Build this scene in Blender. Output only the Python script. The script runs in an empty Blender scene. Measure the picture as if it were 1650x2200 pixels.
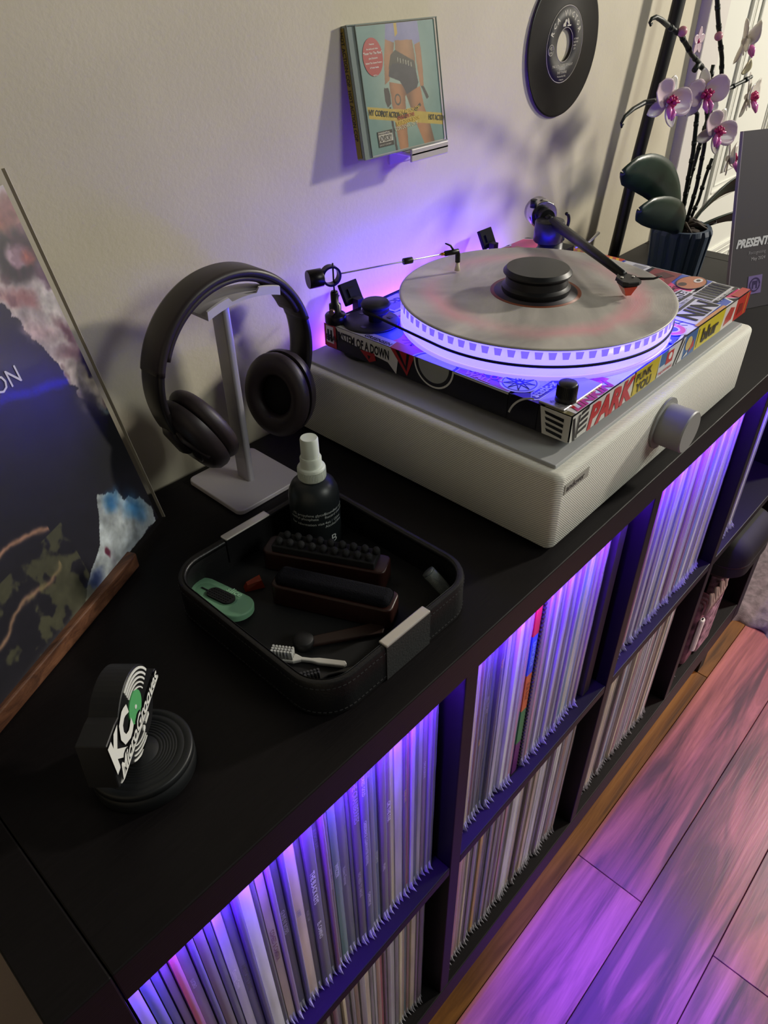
import bpy, bmesh, math, random
import numpy as np
from mathutils import Vector, Matrix, noise
random.seed(7)
S = bpy.context.scene
COL = S.collection
ZO = 0.93                     # height of the shelf top above the floor; everything is written relative to the shelf top
def up(p): return Vector((p[0], p[1], p[2] + ZO))

# ------------------------------------------------------------------ camera, world, lights, exposure
cam = bpy.data.objects.new('camera', bpy.data.cameras.new('camera'))
COL.objects.link(cam)
cam.data.sensor_fit = 'VERTICAL'; cam.data.sensor_height = 36.0
cam.data.lens = 1567.74 / 2200 * 36.0
cam.data.clip_start = 0.01
RX = Vector((0.68035, -0.73275, -0.01435)); RD = Vector((-0.45370, -0.40572, -0.79344)); RF = Vector((0.57557, 0.54633, -0.60848))
cam.matrix_world = Matrix.Translation(up((-0.0134, -0.2330, 0.4600))) @ Matrix((RX, -RD, -RF)).transposed().to_4x4()
S.camera = cam
W = bpy.data.worlds.new('room_air'); S.world = W; W.use_nodes = True
W.node_tree.nodes['Background'].inputs[0].default_value = (0.80, 0.80, 0.86, 1)
W.node_tree.nodes['Background'].inputs[1].default_value = 0.06
S.view_settings.view_transform = 'Standard'; S.view_settings.look = 'None'
S.view_settings.gamma = 1.0; S.view_settings.use_curve_mapping = False
S.view_settings.exposure = 0.0
def lamp(name, kind, loc, energy, color, target=None, size=0.1, size_y=None, spot=60, blend=0.5):
    d = bpy.data.lights.new(name, kind); d.energy = energy; d.color = color
    if kind == 'AREA':
        d.size = size
        if size_y: d.shape = 'RECTANGLE'; d.size_y = size_y
    elif kind == 'SPOT':
        d.spot_size = math.radians(spot); d.spot_blend = blend; d.shadow_soft_size = size
    else: d.shadow_soft_size = size
    o = bpy.data.objects.new(name, d); COL.objects.link(o); o.location = up(loc)
    if target is not None:
        o.rotation_euler = (up(target) - up(loc)).to_track_quat('-Z', 'Y').to_euler()
    return o
PURPLE = (0.16, 0.04, 1.0)
lamp('key_lamp', 'AREA', (2.75, -0.75, 1.05), 52, (1.0, 0.93, 0.80), (0.9, 0.3, 0.1), 0.16)
lamp('room_fill', 'AREA', (1.3, -1.9, 1.35), 18, (0.97, 1.0, 0.90), (0.5, 0.3, 0.1), 0.8)  # soft fill added on the room side, source unseen
lamp('floor_wash', 'SPOT', (1.75, -1.15, 0.55), 56, (1.0, 0.38, 0.34), (1.42, -0.45, -0.93), 0.25, spot=60, blend=0.8)
lamp('added_purple_spot', 'SPOT', (0.35, -0.95, 0.5), 560, (0.07, 0.01, 1.0), (0.60, -0.20, -0.93), 0.05, spot=17, blend=1.0)  # unseen spot added to make the purple pool on the floor
lamp('wall_led', 'AREA', (0.73, 0.3775, 0.068), 3.3, PURPLE, (0.73, 0.388, 0.5), 0.36, 0.008)

# ------------------------------------------------------------------ helpers
def s2l(c):
    if isinstance(c, str):
        c = c.lstrip('#'); c = tuple(int(c[i:i+2], 16) / 255 for i in (0, 2, 4))
    return tuple(((v / 12.92) if v <= 0.04045 else ((v + 0.055) / 1.055) ** 2.4) for v in c)
MATS = {}
def mat(name, col, rough=0.5, metal=0.0, emit=None, estr=1.0, var=0.0, vscale=40, bump=0.0, bscale=200, coat=0.0, trans=0.0, alpha=1.0, stretch=(1, 1, 1), spec=0.5, ior=1.45):
    if name in MATS: return MATS[name]
    m = bpy.data.materials.new(name); m.use_nodes = True; nt = m.node_tree; b = nt.nodes['Principled BSDF']
    c = s2l(col) + (1,)
    b.inputs['Base Color'].default_value = c; b.inputs['Roughness'].default_value = rough; b.inputs['Metallic'].default_value = metal
    b.inputs['Coat Weight'].default_value = coat; b.inputs['Transmission Weight'].default_value = trans; b.inputs['Alpha'].default_value = alpha
    b.inputs['Specular IOR Level'].default_value = spec; b.inputs['IOR'].default_value = ior
    if emit is not None:
        b.inputs['Emission Color'].default_value = tuple(emit) + (1,); b.inputs['Emission Strength'].default_value = estr
    tc = nt.nodes.new('ShaderNodeTexCoord'); mp = nt.nodes.new('ShaderNodeMapping'); mp.inputs['Scale'].default_value = stretch
    nt.links.new(tc.outputs['Object'], mp.inputs[0])
    if var > 0:
        n = nt.nodes.new('ShaderNodeTexNoise'); n.inputs['Scale'].default_value = vscale; n.inputs['Detail'].default_value = 4
        nt.links.new(mp.outputs[0], n.inputs['Vector'])
        mr = nt.nodes.new('ShaderNodeMapRange'); mr.inputs[1].default_value = 0.3; mr.inputs[2].default_value = 0.7
        mr.inputs[3].default_value = 1 - var; mr.inputs[4].default_value = 1 + var; nt.links.new(n.outputs[0], mr.inputs[0])
        mx = nt.nodes.new('ShaderNodeVectorMath'); mx.operation = 'SCALE'; mx.inputs[0].default_value = c[:3]
        nt.links.new(mr.outputs[0], mx.inputs['Scale']); nt.links.new(mx.outputs[0], b.inputs['Base Color'])
    if bump > 0:
        n = nt.nodes.new('ShaderNodeTexNoise'); n.inputs['Scale'].default_value = bscale; n.inputs['Detail'].default_value = 3
        nt.links.new(mp.outputs[0], n.inputs['Vector'])
        bp = nt.nodes.new('ShaderNodeBump'); bp.inputs['Strength'].default_value = bump; bp.inputs['Distance'].default_value = 0.001
        nt.links.new(n.outputs[0], bp.inputs['Height']); nt.links.new(bp.outputs[0], b.inputs['Normal'])
    MATS[name] = m
    return m
def vmat(name, rough=0.4, coat=0.0):
    if name in MATS: return MATS[name]
    m = bpy.data.materials.new(name); m.use_nodes = True; b = m.node_tree.nodes['Principled BSDF']
    a = m.node_tree.nodes.new('ShaderNodeAttribute'); a.attribute_name = 'print'
    m.node_tree.links.new(a.outputs['Color'], b.inputs['Base Color'])
    b.inputs['Roughness'].default_value = rough; b.inputs['Coat Weight'].default_value = coat; b.inputs['Coat Roughness'].default_value = 0.06
    MATS[name] = m
    return m
def flat(col, rough=0.45): return mat('ink_' + col.lstrip('#'), col, rough)

class MB:
    """collects geometry in scene coordinates (shelf top = z 0)"""
    def __init__(s): s.v = []; s.f = []; s.mi = []; s.sm = []; s.m = 0
    def add(s, vs, fs, smooth=False):
        k = len(s.v); s.v += [tuple(v) for v in vs]
        for f in fs: s.f.append([i + k for i in f]); s.mi.append(s.m); s.sm.append(smooth)
        return s
    def box(s, x0, x1, y0, y1, z0, z1, M=None):
        vs = [Vector(p) for p in ((x0,y0,z0),(x1,y0,z0),(x1,y1,z0),(x0,y1,z0),(x0,y0,z1),(x1,y0,z1),(x1,y1,z1),(x0,y1,z1))]
        if M: vs = [M @ v for v in vs]
        return s.add(vs, [(3,2,1,0),(4,5,6,7),(0,1,5,4),(1,2,6,5),(2,3,7,6),(3,0,4,7)])
    def rbox(s, x0, x1, y0, y1, z0, z1, r, M=None, n=5, smooth=False, er=0.0):
        """box with rounded vertical corners (radius r) and optional rounded top edge er"""
        cs = [(x1-r,y1-r,0),(x0+r,y1-r,90),(x0+r,y0+r,180),(x1-r,y0+r,270)]
        def ring(inset, z):
            o = []
            for cx, cy, a in cs:
                for i in range(n+1):
                    t = math.radians(a + 90*i/n); rr = max(r-inset, 1e-5)
                    o.append(Vector((cx + rr*math.cos(t), cy + rr*math.sin(t), z)))
            return o
        rings = [ring(0, z0)]
        if er > 0:
            rings[0] = ring(er*0.7, z0); rings.append(ring(0, z0+er*0.7))
            for i in range(5):
                t = math.radians(90*i/4); rings.append(ring(er*(1-math.cos(t)), z1-er+er*math.sin(t)))
        else: rings.append(ring(0, z1))
        vs = [v for rg in rings for v in rg]
        if M: vs = [M @ v for v in vs]
        N = len(rings[0]); fs = []
        for k in range(len(rings)-1):
            for i in range(N): j = (i+1) % N; fs.append((k*N+i, k*N+j, (k+1)*N+j, (k+1)*N+i))
        fs.append(tuple(range(N))[::-1]); fs.append(tuple(range((len(rings)-1)*N, len(rings)*N)))
        return s.add(vs, fs, smooth)
    def lathe(s, prof, c=(0,0,0), axis=(0,0,1), seg=32, smooth=True, close=False, sx=1.0, sy=1.0, xdir=None):
        """prof: (radius, height) pairs along the axis"""
        a = Vector(axis).normalized(); q = a.to_track_quat('Z', 'Y'); c = Vector(c)
        if xdir is not None:
            X = Vector(xdir).normalized(); Y = a.cross(X)
        else: X = q @ Vector((1,0,0)); Y = q @ Vector((0,1,0))
        vs = []
        for r, h in prof:
            for i in range(seg):
                t = 2*math.pi*i/seg; vs.append(c + a*h + X*(r*sx*math.cos(t)) + Y*(r*sy*math.sin(t)))
        fs = []; n = len(prof)
        for k in range(n-1 if not close else n):
            for i in range(seg):
                j = (i+1) % seg; k2 = (k+1) % n; fs.append((k*seg+i, k*seg+j, k2*seg+j, k2*seg+i))
        s.add(vs, fs, smooth)
        if not close:
            base = len(s.v) - len(vs)
            for k, rev in ((0, True), (n-1, False)):
                if prof[k][0] > 1e-6:
                    f = [base + k*seg + i for i in range(seg)]; s.f.append(f[::-1] if rev else f); s.mi.append(s.m); s.sm.append(False)
        return s
    def cyl(s, c, r, h, axis=(0,0,1), seg=24, bev=0.0, smooth=True):
        if bev > 0: p = [(r-bev,0),(r,bev),(r,h-bev),(r-bev,h)]
        else: p = [(r,0),(r,h)]
        return s.lathe(p, c, axis, seg, smooth)
    def tube(s, pts, r, seg=10, smooth=True, caps=True, flat_=None):
        pts = [Vector(p) for p in pts]; n = len(pts); rs = r if isinstance(r, (list, tuple)) else [r]*n
        vs = []; U = None
        for i, p in enumerate(pts):
            d = (pts[min(i+1, n-1)] - pts[max(i-1, 0)]).normalized()
            if U is None: U = d.orthogonal().normalized() if flat_ is None else Vector(flat_[2]).normalized()
            U = (U - d*U.dot(d)).normalized(); V = d.cross(U)
            for k in range(seg):
                t = 2*math.pi*k/seg
                if flat_: vs.append(p + U*(flat_[0]*math.cos(t)) + V*(flat_[1]*math.sin(t)))
                else: vs.append(p + U*(rs[i]*math.cos(t)) + V*(rs[i]*math.sin(t)))
        fs = []
        for i in range(n-1):
            for k in range(seg): j = (k+1) % seg; fs.append((i*seg+k, i*seg+j, (i+1)*seg+j, (i+1)*seg+k))
        if caps: fs.append(tuple(range(seg))[::-1]); fs.append(tuple(range((n-1)*seg, n*seg)))
        return s.add(vs, fs, smooth)
    def sweep(s, pts, sect, Y, closed=False, smooth=True):
        """sweep a 2D section (a along outward normal, b along Y) on a curve lying in a plane perpendicular to Y"""
        pts = [Vector(p) for p in pts]; Y = Vector(Y).normalized(); n = len(pts); m = len(sect); vs = []
        for i, p in enumerate(pts):
            if closed: d = pts[(i+1) % n] - pts[i-1]
            else: d = pts[min(i+1, n-1)] - pts[max(i-1, 0)]
            d.normalize(); N = d.cross(Y)
            for a, b in sect: vs.append(p + N*a + Y*b)
        fs = []
        for i in range(n if closed else n-1):
            for k in range(m): j = (k+1) % m; i2 = (i+1) % n; fs.append((i*m+k, i*m+j, i2*m+j, i2*m+k))
        if not closed: fs.append(tuple(range(m))[::-1]); fs.append(tuple(range((n-1)*m, n*m)))
        return s.add(vs, fs, smooth)
    def sphere(s, c, r, seg=14, rings=8, M=None, sc=(1,1,1)):
        vs = []; c = Vector(c)
        for k in range(rings+1):
            ph = math.pi*k/rings
            for i in range(seg):
                t = 2*math.pi*i/seg; p = Vector((sc[0]*r*math.sin(ph)*math.cos(t), sc[1]*r*math.sin(ph)*math.sin(t), sc[2]*r*math.cos(ph)))
                vs.append(c + (M @ p if M else p))
        fs = []
        for k in range(rings):
            for i in range(seg): j = (i+1) % seg; fs.append((k*seg+i, (k+1)*seg+i, (k+1)*seg+j, k*seg+j))
        return s.add(vs, fs, True)
    def poly(s, fr, pts, d0=0.0, d1=0.0002):
        """flat prism in frame fr"""
        a = sum(pts[i][0]*pts[(i+1) % len(pts)][1] - pts[(i+1) % len(pts)][0]*pts[i][1] for i in range(len(pts)))
        if a < 0: pts = pts[::-1]
        n = len(pts); vs = [fr(p[0], p[1], d0) for p in pts] + [fr(p[0], p[1], d1) for p in pts]
        fs = [tuple(range(n))[::-1], tuple(range(n, 2*n))] + [(i, (i+1) % n, n+(i+1) % n, n+i) for i in range(n)]
        return s.add(vs, fs)
    def build(s, name, m, parent=None, loc=None, merge=False):
        base = Vector(loc) if loc is not None else (Vector(WL[parent.name]) if parent is not None else Vector((0,0,0)))
        me = bpy.data.meshes.new(name)
        me.from_pydata([(v[0]-base.x, v[1]-base.y, v[2]-base.z) for v in s.v], [], s.f)
        ms = m if isinstance(m, (list, tuple)) else [m]
        for q in ms: me.materials.append(q)
        me.polygons.foreach_set('material_index', s.mi); me.polygons.foreach_set('use_smooth', s.sm)
        me.update()
        bm = bmesh.new(); bm.from_mesh(me)
        bmesh.ops.remove_doubles(bm, verts=bm.verts, dist=1e-6)
        bmesh.ops.recalc_face_normals(bm, faces=bm.faces); bm.to_mesh(me); bm.free()
        o = bpy.data.objects.new(name, me); COL.objects.link(o)
        if parent is not None: o.parent = parent; WL[o.name] = tuple(base)
        else: o.location = up(base); WL[o.name] = tuple(base)
        return o
WL = {}
def tag(o, label=None, cat=None, group=None, kind=None):
    if label: o['label'] = label
    if cat: o['category'] = cat
    if group: o['group'] = group
    if kind: o['kind'] = kind
    return o
def thing(name, label, cat, loc, group=None):
    o = bpy.data.objects.new(name, None); COL.objects.link(o); o.location = up(loc); o.empty_display_size = 0.02
    WL[o.name] = tuple(loc); return tag(o, label, cat, group)
def struct(o): o['kind'] = 'structure'; return o
def smooth_shade(o, ang=35):
    me = o.data
    me.polygons.foreach_set('use_smooth', [True]*len(me.polygons))
    try: me.set_sharp_from_angle(angle=math.radians(ang))
    except Exception: pass
    return o
def bevel(o, w, n=2):
    b = o.modifiers.new('bevel', 'BEVEL'); b.width = w; b.segments = n; b.limit_method = 'ANGLE'; b.angle_limit = math.radians(50)
    return o
def frame(O, e, n):
    O = Vector(O); e = Vector(e).normalized(); n = Vector(n); n = (n - e*n.dot(e)).normalized(); N = e.cross(n)
    return lambda s, t, d=0.0: O + e*s + n*t + N*d
def text(fr, string, s, t, size, m, parent, name='lettering', rot=0, align='LEFT', bold=0.0, d=0.0003, sx=1.0, shear=0.0):
    cu = bpy.data.curves.new('t', 'FONT'); cu.body = string; cu.size = 1.0; cu.align_x = align; cu.offset = bold; cu.shear = shear
    cu.resolution_u = 2
    ob = bpy.data.objects.new('t', cu); COL.objects.link(ob)
    dg = bpy.context.evaluated_depsgraph_get(); me0 = bpy.data.meshes.new_from_object(ob.evaluated_get(dg))
    vs = [v.co.copy() for v in me0.vertices]; fs = [tuple(p.vertices) for p in me0.polygons]
    bpy.data.objects.remove(ob); bpy.data.curves.remove(cu); bpy.data.meshes.remove(me0)
    c, sn = math.cos(rot), math.sin(rot)
    mb = MB()
    mb.add([fr(s + size*(v.x*sx*c - v.y*sn), t + size*(v.x*sx*sn + v.y*c), d) for v in vs], fs)
    return mb.build(name, m, parent)
def ringtext(fr, string, cs, ct, R, size, m, parent, a0=90, step=None, name='lettering', bold=0.02, inward=False, d=0.0003):
    """letters set round a circle"""
    mb = MB(); step = step or size/R*0.62
    n = len(string)
    for i, ch in enumerate(string):
        if ch == ' ': continue
        a = math.radians(a0) - (i - (n-1)/2)*step*(1 if not inward else -1)
        cu = bpy.data.curves.new('t', 'FONT'); cu.body = ch; cu.align_x = 'CENTER'; cu.offset = bold; cu.resolution_u = 1
        ob = bpy.data.objects.new('t', cu); COL.objects.link(ob)
        dg = bpy.context.evaluated_depsgraph_get(); me0 = bpy.data.meshes.new_from_object(ob.evaluated_get(dg))
        r_ = a - math.pi/2 + (math.pi if inward else 0); c, sn = math.cos(r_), math.sin(r_)
        mb.add([fr(cs + R*math.cos(a) + size*(v.co.x*c - v.co.y*sn), ct + R*math.sin(a) + size*(v.co.x*sn + v.co.y*c), d) for v in me0.vertices], [tuple(p.vertices) for p in me0.polygons])
        bpy.data.objects.remove(ob); bpy.data.curves.remove(cu); bpy.data.meshes.remove(me0)
    return mb.build(name, m, parent)
def circ(cx, cy, r, n=36, a0=0, a1=360, ry=None):
    ry = ry or r
    return [(cx + r*math.cos(math.radians(a0 + (a1-a0)*i/n)), cy + ry*math.sin(math.radians(a0 + (a1-a0)*i/n))) for i in range(n + (0 if abs(a1-a0) == 360 else 1))]
def arcband(cx, cy, r0, r1, a0, a1, n=24):
    return circ(cx, cy, r1, n, a0, a1) + circ(cx, cy, r0, n, a0, a1)[::-1] if abs(a1-a0) < 360 else None
def print_grid(name, fr, w, h, nx, ny, fn, m, parent, d=0.0):
    """flat printed sheet, colours in a colour attribute; fn(S,T)->rgb (sRGB 0..1)"""
    Sg, Tg = np.meshgrid(np.linspace(0, w, nx+1), np.linspace(0, h, ny+1))
    rgb = np.clip(fn(Sg, Tg), 0, 1); lin = np.where(rgb <= 0.04045, rgb/12.92, ((rgb+0.055)/1.055)**2.4)
    base = Vector(WL[parent.name]); O = fr(0, 0, d) - base; E = fr(1, 0, d) - fr(0, 0, d); Nn = fr(0, 1, d) - fr(0, 0, d)
    P = np.array(O)[None, None] + Sg[..., None]*np.array(E) + Tg[..., None]*np.array(Nn)
    idx = np.arange((nx+1)*(ny+1)).reshape(ny+1, nx+1)
    F = np.stack([idx[:-1, :-1], idx[:-1, 1:], idx[1:, 1:], idx[1:, :-1]], -1).reshape(-1, 4)
    me = bpy.data.meshes.new(name); me.from_pydata(P.reshape(-1, 3).tolist(), [], F.tolist())
    ca = me.color_attributes.new('print', 'FLOAT_COLOR', 'POINT')
    ca.data.foreach_set('color', np.concatenate([lin.reshape(-1, 3), np.ones((lin.size//3, 1))], 1).ravel())
    me.materials.append(m); me.update(); o = bpy.data.objects.new(name, me); COL.objects.link(o); o.parent = parent; return o
def vnoise(X, Y, seed=0, oct=4):
    rs = np.random.RandomState(seed); T = rs.rand(64, 64); out = 0; a = 0.5; tot = 0
    for k in range(oct):
        x = X*2**k + 7.3*k; y = Y*2**k + 3.1*k; xi = np.floor(x).astype(int); yi = np.floor(y).astype(int); fx = x-xi; fy = y-yi
        fx = fx*fx*(3-2*fx); fy = fy*fy*(3-2*fy); g = lambda i, j: T[(yi+j) % 64, (xi+i) % 64]
        out = out + a*((g(0,0)*(1-fx)+g(1,0)*fx)*(1-fy) + (g(0,1)*(1-fx)+g(1,1)*fx)*fy); tot += a; a *= 0.5
    return out/tot
def inpoly(X, Y, pts):
    r = np.zeros(X.shape, bool); n = len(pts)
    for i in range(n):
        x0, y0 = pts[i]; x1, y1 = pts[(i+1) % n]
        c = (y0 > Y) != (y1 > Y); r ^= c & (X < (x1-x0)*(Y-y0)/((y1-y0) if y1 != y0 else 1e-12) + x0)
    return r
def hx(c): c = c.lstrip('#'); return np.array([int(c[i:i+2], 16)/255 for i in (0, 2, 4)])

# ------------------------------------------------------------------ materials
def wood_mat(name, ca, cb, cc, rough=0.38, scale=1.0, knots=True, bump=0.15):
    m = bpy.data.materials.new(name); m.use_nodes = True; nt = m.node_tree; b = nt.nodes['Principled BSDF']; L = nt.links.new
    tc = nt.nodes.new('ShaderNodeTexCoord'); oi = nt.nodes.new('ShaderNodeObjectInfo')
    ad = nt.nodes.new('ShaderNodeVectorMath'); ad.operation = 'ADD'; L(tc.outputs['Object'], ad.inputs[0])
    sc = nt.nodes.new('ShaderNodeVectorMath'); sc.operation = 'SCALE'; sc.inputs[0].default_value = (17, 31, 5); L(oi.outputs['Random'], sc.inputs['Scale']); L(sc.outputs[0], ad.inputs[1])
    mp = nt.nodes.new('ShaderNodeMapping'); mp.inputs['Scale'].default_value = (1.0*scale, 15*scale, 15*scale); L(ad.outputs[0], mp.inputs[0])
    n1 = nt.nodes.new('ShaderNodeTexNoise'); n1.inputs['Scale'].default_value = 1.6; n1.inputs['Detail'].default_value = 9; n1.inputs['Roughness'].default_value = 0.62; n1.inputs['Distortion'].default_value = 0.9; L(mp.outputs[0], n1.inputs['Vector'])
    cr = nt.nodes.new('ShaderNodeValToRGB'); e = cr.color_ramp.elements
    e[0].position = 0.33; e[0].color = s2l(cc) + (1,); e[1].position = 0.66; e[1].color = s2l(ca) + (1,)
    k = cr.color_ramp.elements.new(0.47); k.color = s2l(cb) + (1,); L(n1.outputs[0], cr.inputs[0])
    mp2 = nt.nodes.new('ShaderNodeMapping'); mp2.inputs['Scale'].default_value = (6*scale, 160*scale, 160*scale); L(ad.outputs[0], mp2.inputs[0])
    n2 = nt.nodes.new('ShaderNodeTexNoise'); n2.inputs['Scale'].default_value = 1.5; n2.inputs['Detail'].default_value = 3; L(mp2.outputs[0], n2.inputs['Vector'])
    mx = nt.nodes.new('ShaderNodeMix'); mx.data_type = 'RGBA'; mx.blend_type = 'MULTIPLY'; mx.inputs[0].default_value = 0.35
    L(cr.outputs[0], mx.inputs[6]); L(n2.outputs[0], mx.inputs[7]); last = mx.outputs[2]
    if knots:
        mp3 = nt.nodes.new('ShaderNodeMapping'); mp3.inputs['Scale'].default_value = (1.3*scale, 11*scale, 11*scale); L(ad.outputs[0], mp3.inputs[0])
        n3 = nt.nodes.new('ShaderNodeTexNoise'); n3.inputs['Scale'].default_value = 1.3; n3.inputs['Detail'].default_value = 5; n3.inputs['Distortion'].default_value = 1.2; L(mp3.outputs[0], n3.inputs['Vector'])
        r3 = nt.nodes.new('ShaderNodeMapRange'); r3.inputs[1].default_value = 0.53; r3.inputs[2].default_value = 0.66; r3.inputs[4].default_value = 0.85; L(n3.outputs[0], r3.inputs[0])
        m3 = nt.nodes.new('ShaderNodeMix'); m3.data_type = 'RGBA'; L(r3.outputs[0], m3.inputs[0]); L(last, m3.inputs[6]); m3.inputs[7].default_value = s2l(cc) + (1,); last = m3.outputs[2]
    L(last, b.inputs['Base Color']); b.inputs['Roughness'].default_value = rough
    bp = nt.nodes.new('ShaderNodeBump'); bp.inputs['Strength'].default_value = bump; bp.inputs['Distance'].default_value = 0.001; L(n2.outputs[0], bp.inputs['Height']); L(bp.outputs[0], b.inputs['Normal'])
    MATS[name] = m; return m
M_wall = mat('painted_plaster', '#beb6a2', 0.62, bump=0.2, bscale=230, var=0.05, vscale=9)
M_white = mat('white_gloss_paint', '#d8d8d0', 0.35)
M_shelf = mat('black_brown_laminate', '#100d0f', 0.5, spec=0.25, bump=0.12, bscale=60, stretch=(1, 14, 14), var=0.2, vscale=30)
M_shelfin = M_shelf
M_pinklit_floor = wood_mat('pinklit_laminate', '#b8706c', '#8a5050', '#452a32')  # open floor: the pink light on it is put into the board colour
M_shaded_floor = wood_mat('shaded_laminate', '#96682f', '#7a4f20', '#4a2c12')  # same floor in the shelf's shadow, the shade put into the colour
M_walnut = wood_mat('walnut', '#7d5238', '#5e3a26', '#3a2218', scale=3.0, knots=False, rough=0.5)
M_black = mat('black_plastic', '#121214', 0.4); M_matte = mat('matte_black', '#0c0c0e', 0.6)
M_rubber = mat('rubber_black', '#0b0b0d', 0.75)
M_chrome = mat('brushed_steel', '#d6d2cc', 0.35, 0.7); M_alu = mat('aluminium', '#b4b0b4', 0.38, 0.45)
M_ink = flat('#e6e6e0'); M_inkb = flat('#0e0e12')

# ------------------------------------------------------------------ floor, walls, door
fl = thing('floor', None, None, (0, 0, -0.93)); fl['kind'] = 'structure'
MB().box(-1.2, 3.4, -2.2, 0.42, -0.98, -0.945).build('subfloor', mat('dark_underlay', '#1a1210', 0.9), fl)
joints = {0: [0.26, 1.34], 1: [-0.45, 0.754, 1.95], 2: [0.05, 1.62], 3: [-0.35, 0.755, 2.0], 4: [0.3, 1.5], 5: [-0.2, 1.0, 2.2]}
for row in range(-3, 15):
    y1 = -0.006 - 0.1327*(row-1); y0 = y1 - 0.1327
    js = joints.get(row, [0.2 + 0.4*(row % 3), 1.4 + 0.3*(row % 2)])
    xs = [-1.2] + js + [3.4]
    for a, b in zip(xs[:-1], xs[1:]):
        c = Vector(((a+b)/2, (y0+y1)/2, -0.945))
        o = MB().box(a+0.0006, b-0.0006, y0+0.0006, y1-0.0006, -0.945, -0.93).build('plank', M_shaded_floor if row <= 0 else M_pinklit_floor, fl)
        bevel(o, 0.0008, 1)
def wallbox(n, *a): return struct(MB().box(*a).build(n, M_wall))
w = wallbox('wall_back', -1.2, 3.4, 0.398, 0.46, -0.98, 1.6)
wallbox('wall_right', 3.4, 3.46, -2.2, 0.46, -0.98, 1.6)
wallbox('wall_left', -1.26, -1.2, -2.2, 0.46, -0.98, 1.6)
bb = MB().box(-1.2, 1.45, 0.385, 0.398, -0.93, -0.83).build('baseboard_back', M_white); bb['kind'] = 'structure'
cs = MB().box(1.4545, 1.535, 0.379, 0.398, -0.93, 1.15).box(1.4545, 1.547, 0.384, 0.398, -0.93, 1.15).box(1.4545, 2.45, 0.379, 0.398, 1.07, 1.15).box(2.37, 2.45, 0.379, 0.398, -0.93, 1.07).build('trim_1', mat('casing_paint', '#cfcac6', 0.4)); cs['kind'] = 'structure'; bevel(cs, 0.003, 2)
dr = thing('door_1', None, None, (1.96, 0.39, -0.93)); dr['kind'] = 'structure'
MB().box(1.547, 2.37, 0.389, 0.398, -0.93, 1.07).build('door_slab', M_white, dr)
for px0, px1 in ((1.655, 1.925), (2.0, 2.27)):
    for pz0, pz1 in ((-0.72, -0.10), (0.02, 0.86)):
        mb = MB()
        for k, (ins, dp, wd) in enumerate(((0, 0.006, 0.010), (0.016, 0.004, 0.006), (0.030, 0.0025, 0.004))):
            a, b, c, d = px0+ins, px1-ins, pz0+ins, pz1-ins
            for q in ((a, b, c, c+wd), (a, b, d-wd, d), (a, a+wd, c, d), (b-wd, b, c, d)):
                mb.box(q[0], q[1], 0.389-dp, 0.3895, q[2], q[3])
        bevel(mb.build('moulding', M_white, dr), 0.002, 2)
        bevel(MB().box(px0+0.055, px1-0.055, 0.384, 0.3895, pz0+0.055, pz1-0.055).build('panel', M_white, dr), 0.003, 2)
MB().lathe([(0.0, 0), (0.012, 0), (0.012, 0.02), (0.027, 0.03), (0.03, 0.045), (0.02, 0.058), (0, 0.06)], (2.31, 0.389, 0.02), (0, -1, 0)).build('door_handle', M_chrome, dr)
# shaggy rug
g = MB(); nx, ny = 120, 150
def rz(i, j):
    x = 1.565 + 1.2*i/nx; y = 0.2 - 1.5*j/ny
    x += 0.012*math.sin(j*0.35) + 0.006*math.sin(j*1.1) if i == 0 else 0
    e = min(i, 3)/3.0
    return (x, y, -0.93 + e*(0.014 + 0.016*noise.noise(Vector((x*38, y*38, 0))) + 0.008*random.random()))
vs = [rz(i, j) for j in range(ny+1) for i in range(nx+1)]
g.add(vs, [(j*(nx+1)+i, j*(nx+1)+i+1, (j+1)*(nx+1)+i+1, (j+1)*(nx+1)+i) for j in range(ny) for i in range(nx)], True)
rg = g.build('rug', mat('grey_shag', '#6e666c', 0.95, var=0.35, vscale=60, bump=0.8, bscale=300), loc=(1.9, -0.4, -0.93))
tag(rg, 'grey shaggy rug on the floor beyond the end of the record shelf', 'rug')

# ------------------------------------------------------------------ cube shelf unit
P_, G_ = 0.3511, 0.0187                      # pitch and divider thickness
XE = 1.3985; ZM = 0.369; ZB = 0.7326; ZE = 0.7905; TT = 0.0371; D_ = 0.390
sh = thing('cube_shelf', 'black-brown cube shelving unit packed with records against the wall', 'shelf', (0.68, 0.195, -ZE))
def sp(name, *a, m=M_shelf, bv=0.0012):
    o = MB().box(*a).build(name, m, sh); bevel(o, bv, 2); return o
sp('top_board', 0.0004, XE-0.0004, 0, D_, -TT, 0)
sp('side_panel', -0.0375, -0.0002, -0.0006, D_, -ZE, 0)
sp('side_panel', XE+0.0002, XE+0.0375, -0.0006, D_, -ZE, 0)
sp('bottom_board', 0, XE, 0, D_, -ZE, -ZB)
sp('back_panel', 0, XE, D_-0.012, D_-0.004, -ZB, -TT)
for k in (1, 2, 3): sp('divider', k*P_-G_, k*P_, 0.001, D_-0.012, -ZB, -TT)
for k in range(4):
    x0 = k*P_ if k else 0.0; x1 = (k+1)*P_-G_ if k < 3 else XE
    sp('middle_shelf', x0, x1, 0.0015, D_-0.012, -ZM-0.0165, -ZM)
for x_ in (0.02, 1.34):
    for y_ in (0.018, 0.33):
        o = MB().box(x_, x_+0.032, y_, y_+0.032, -0.93, -ZE).build('leg', M_matte, sh)
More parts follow.
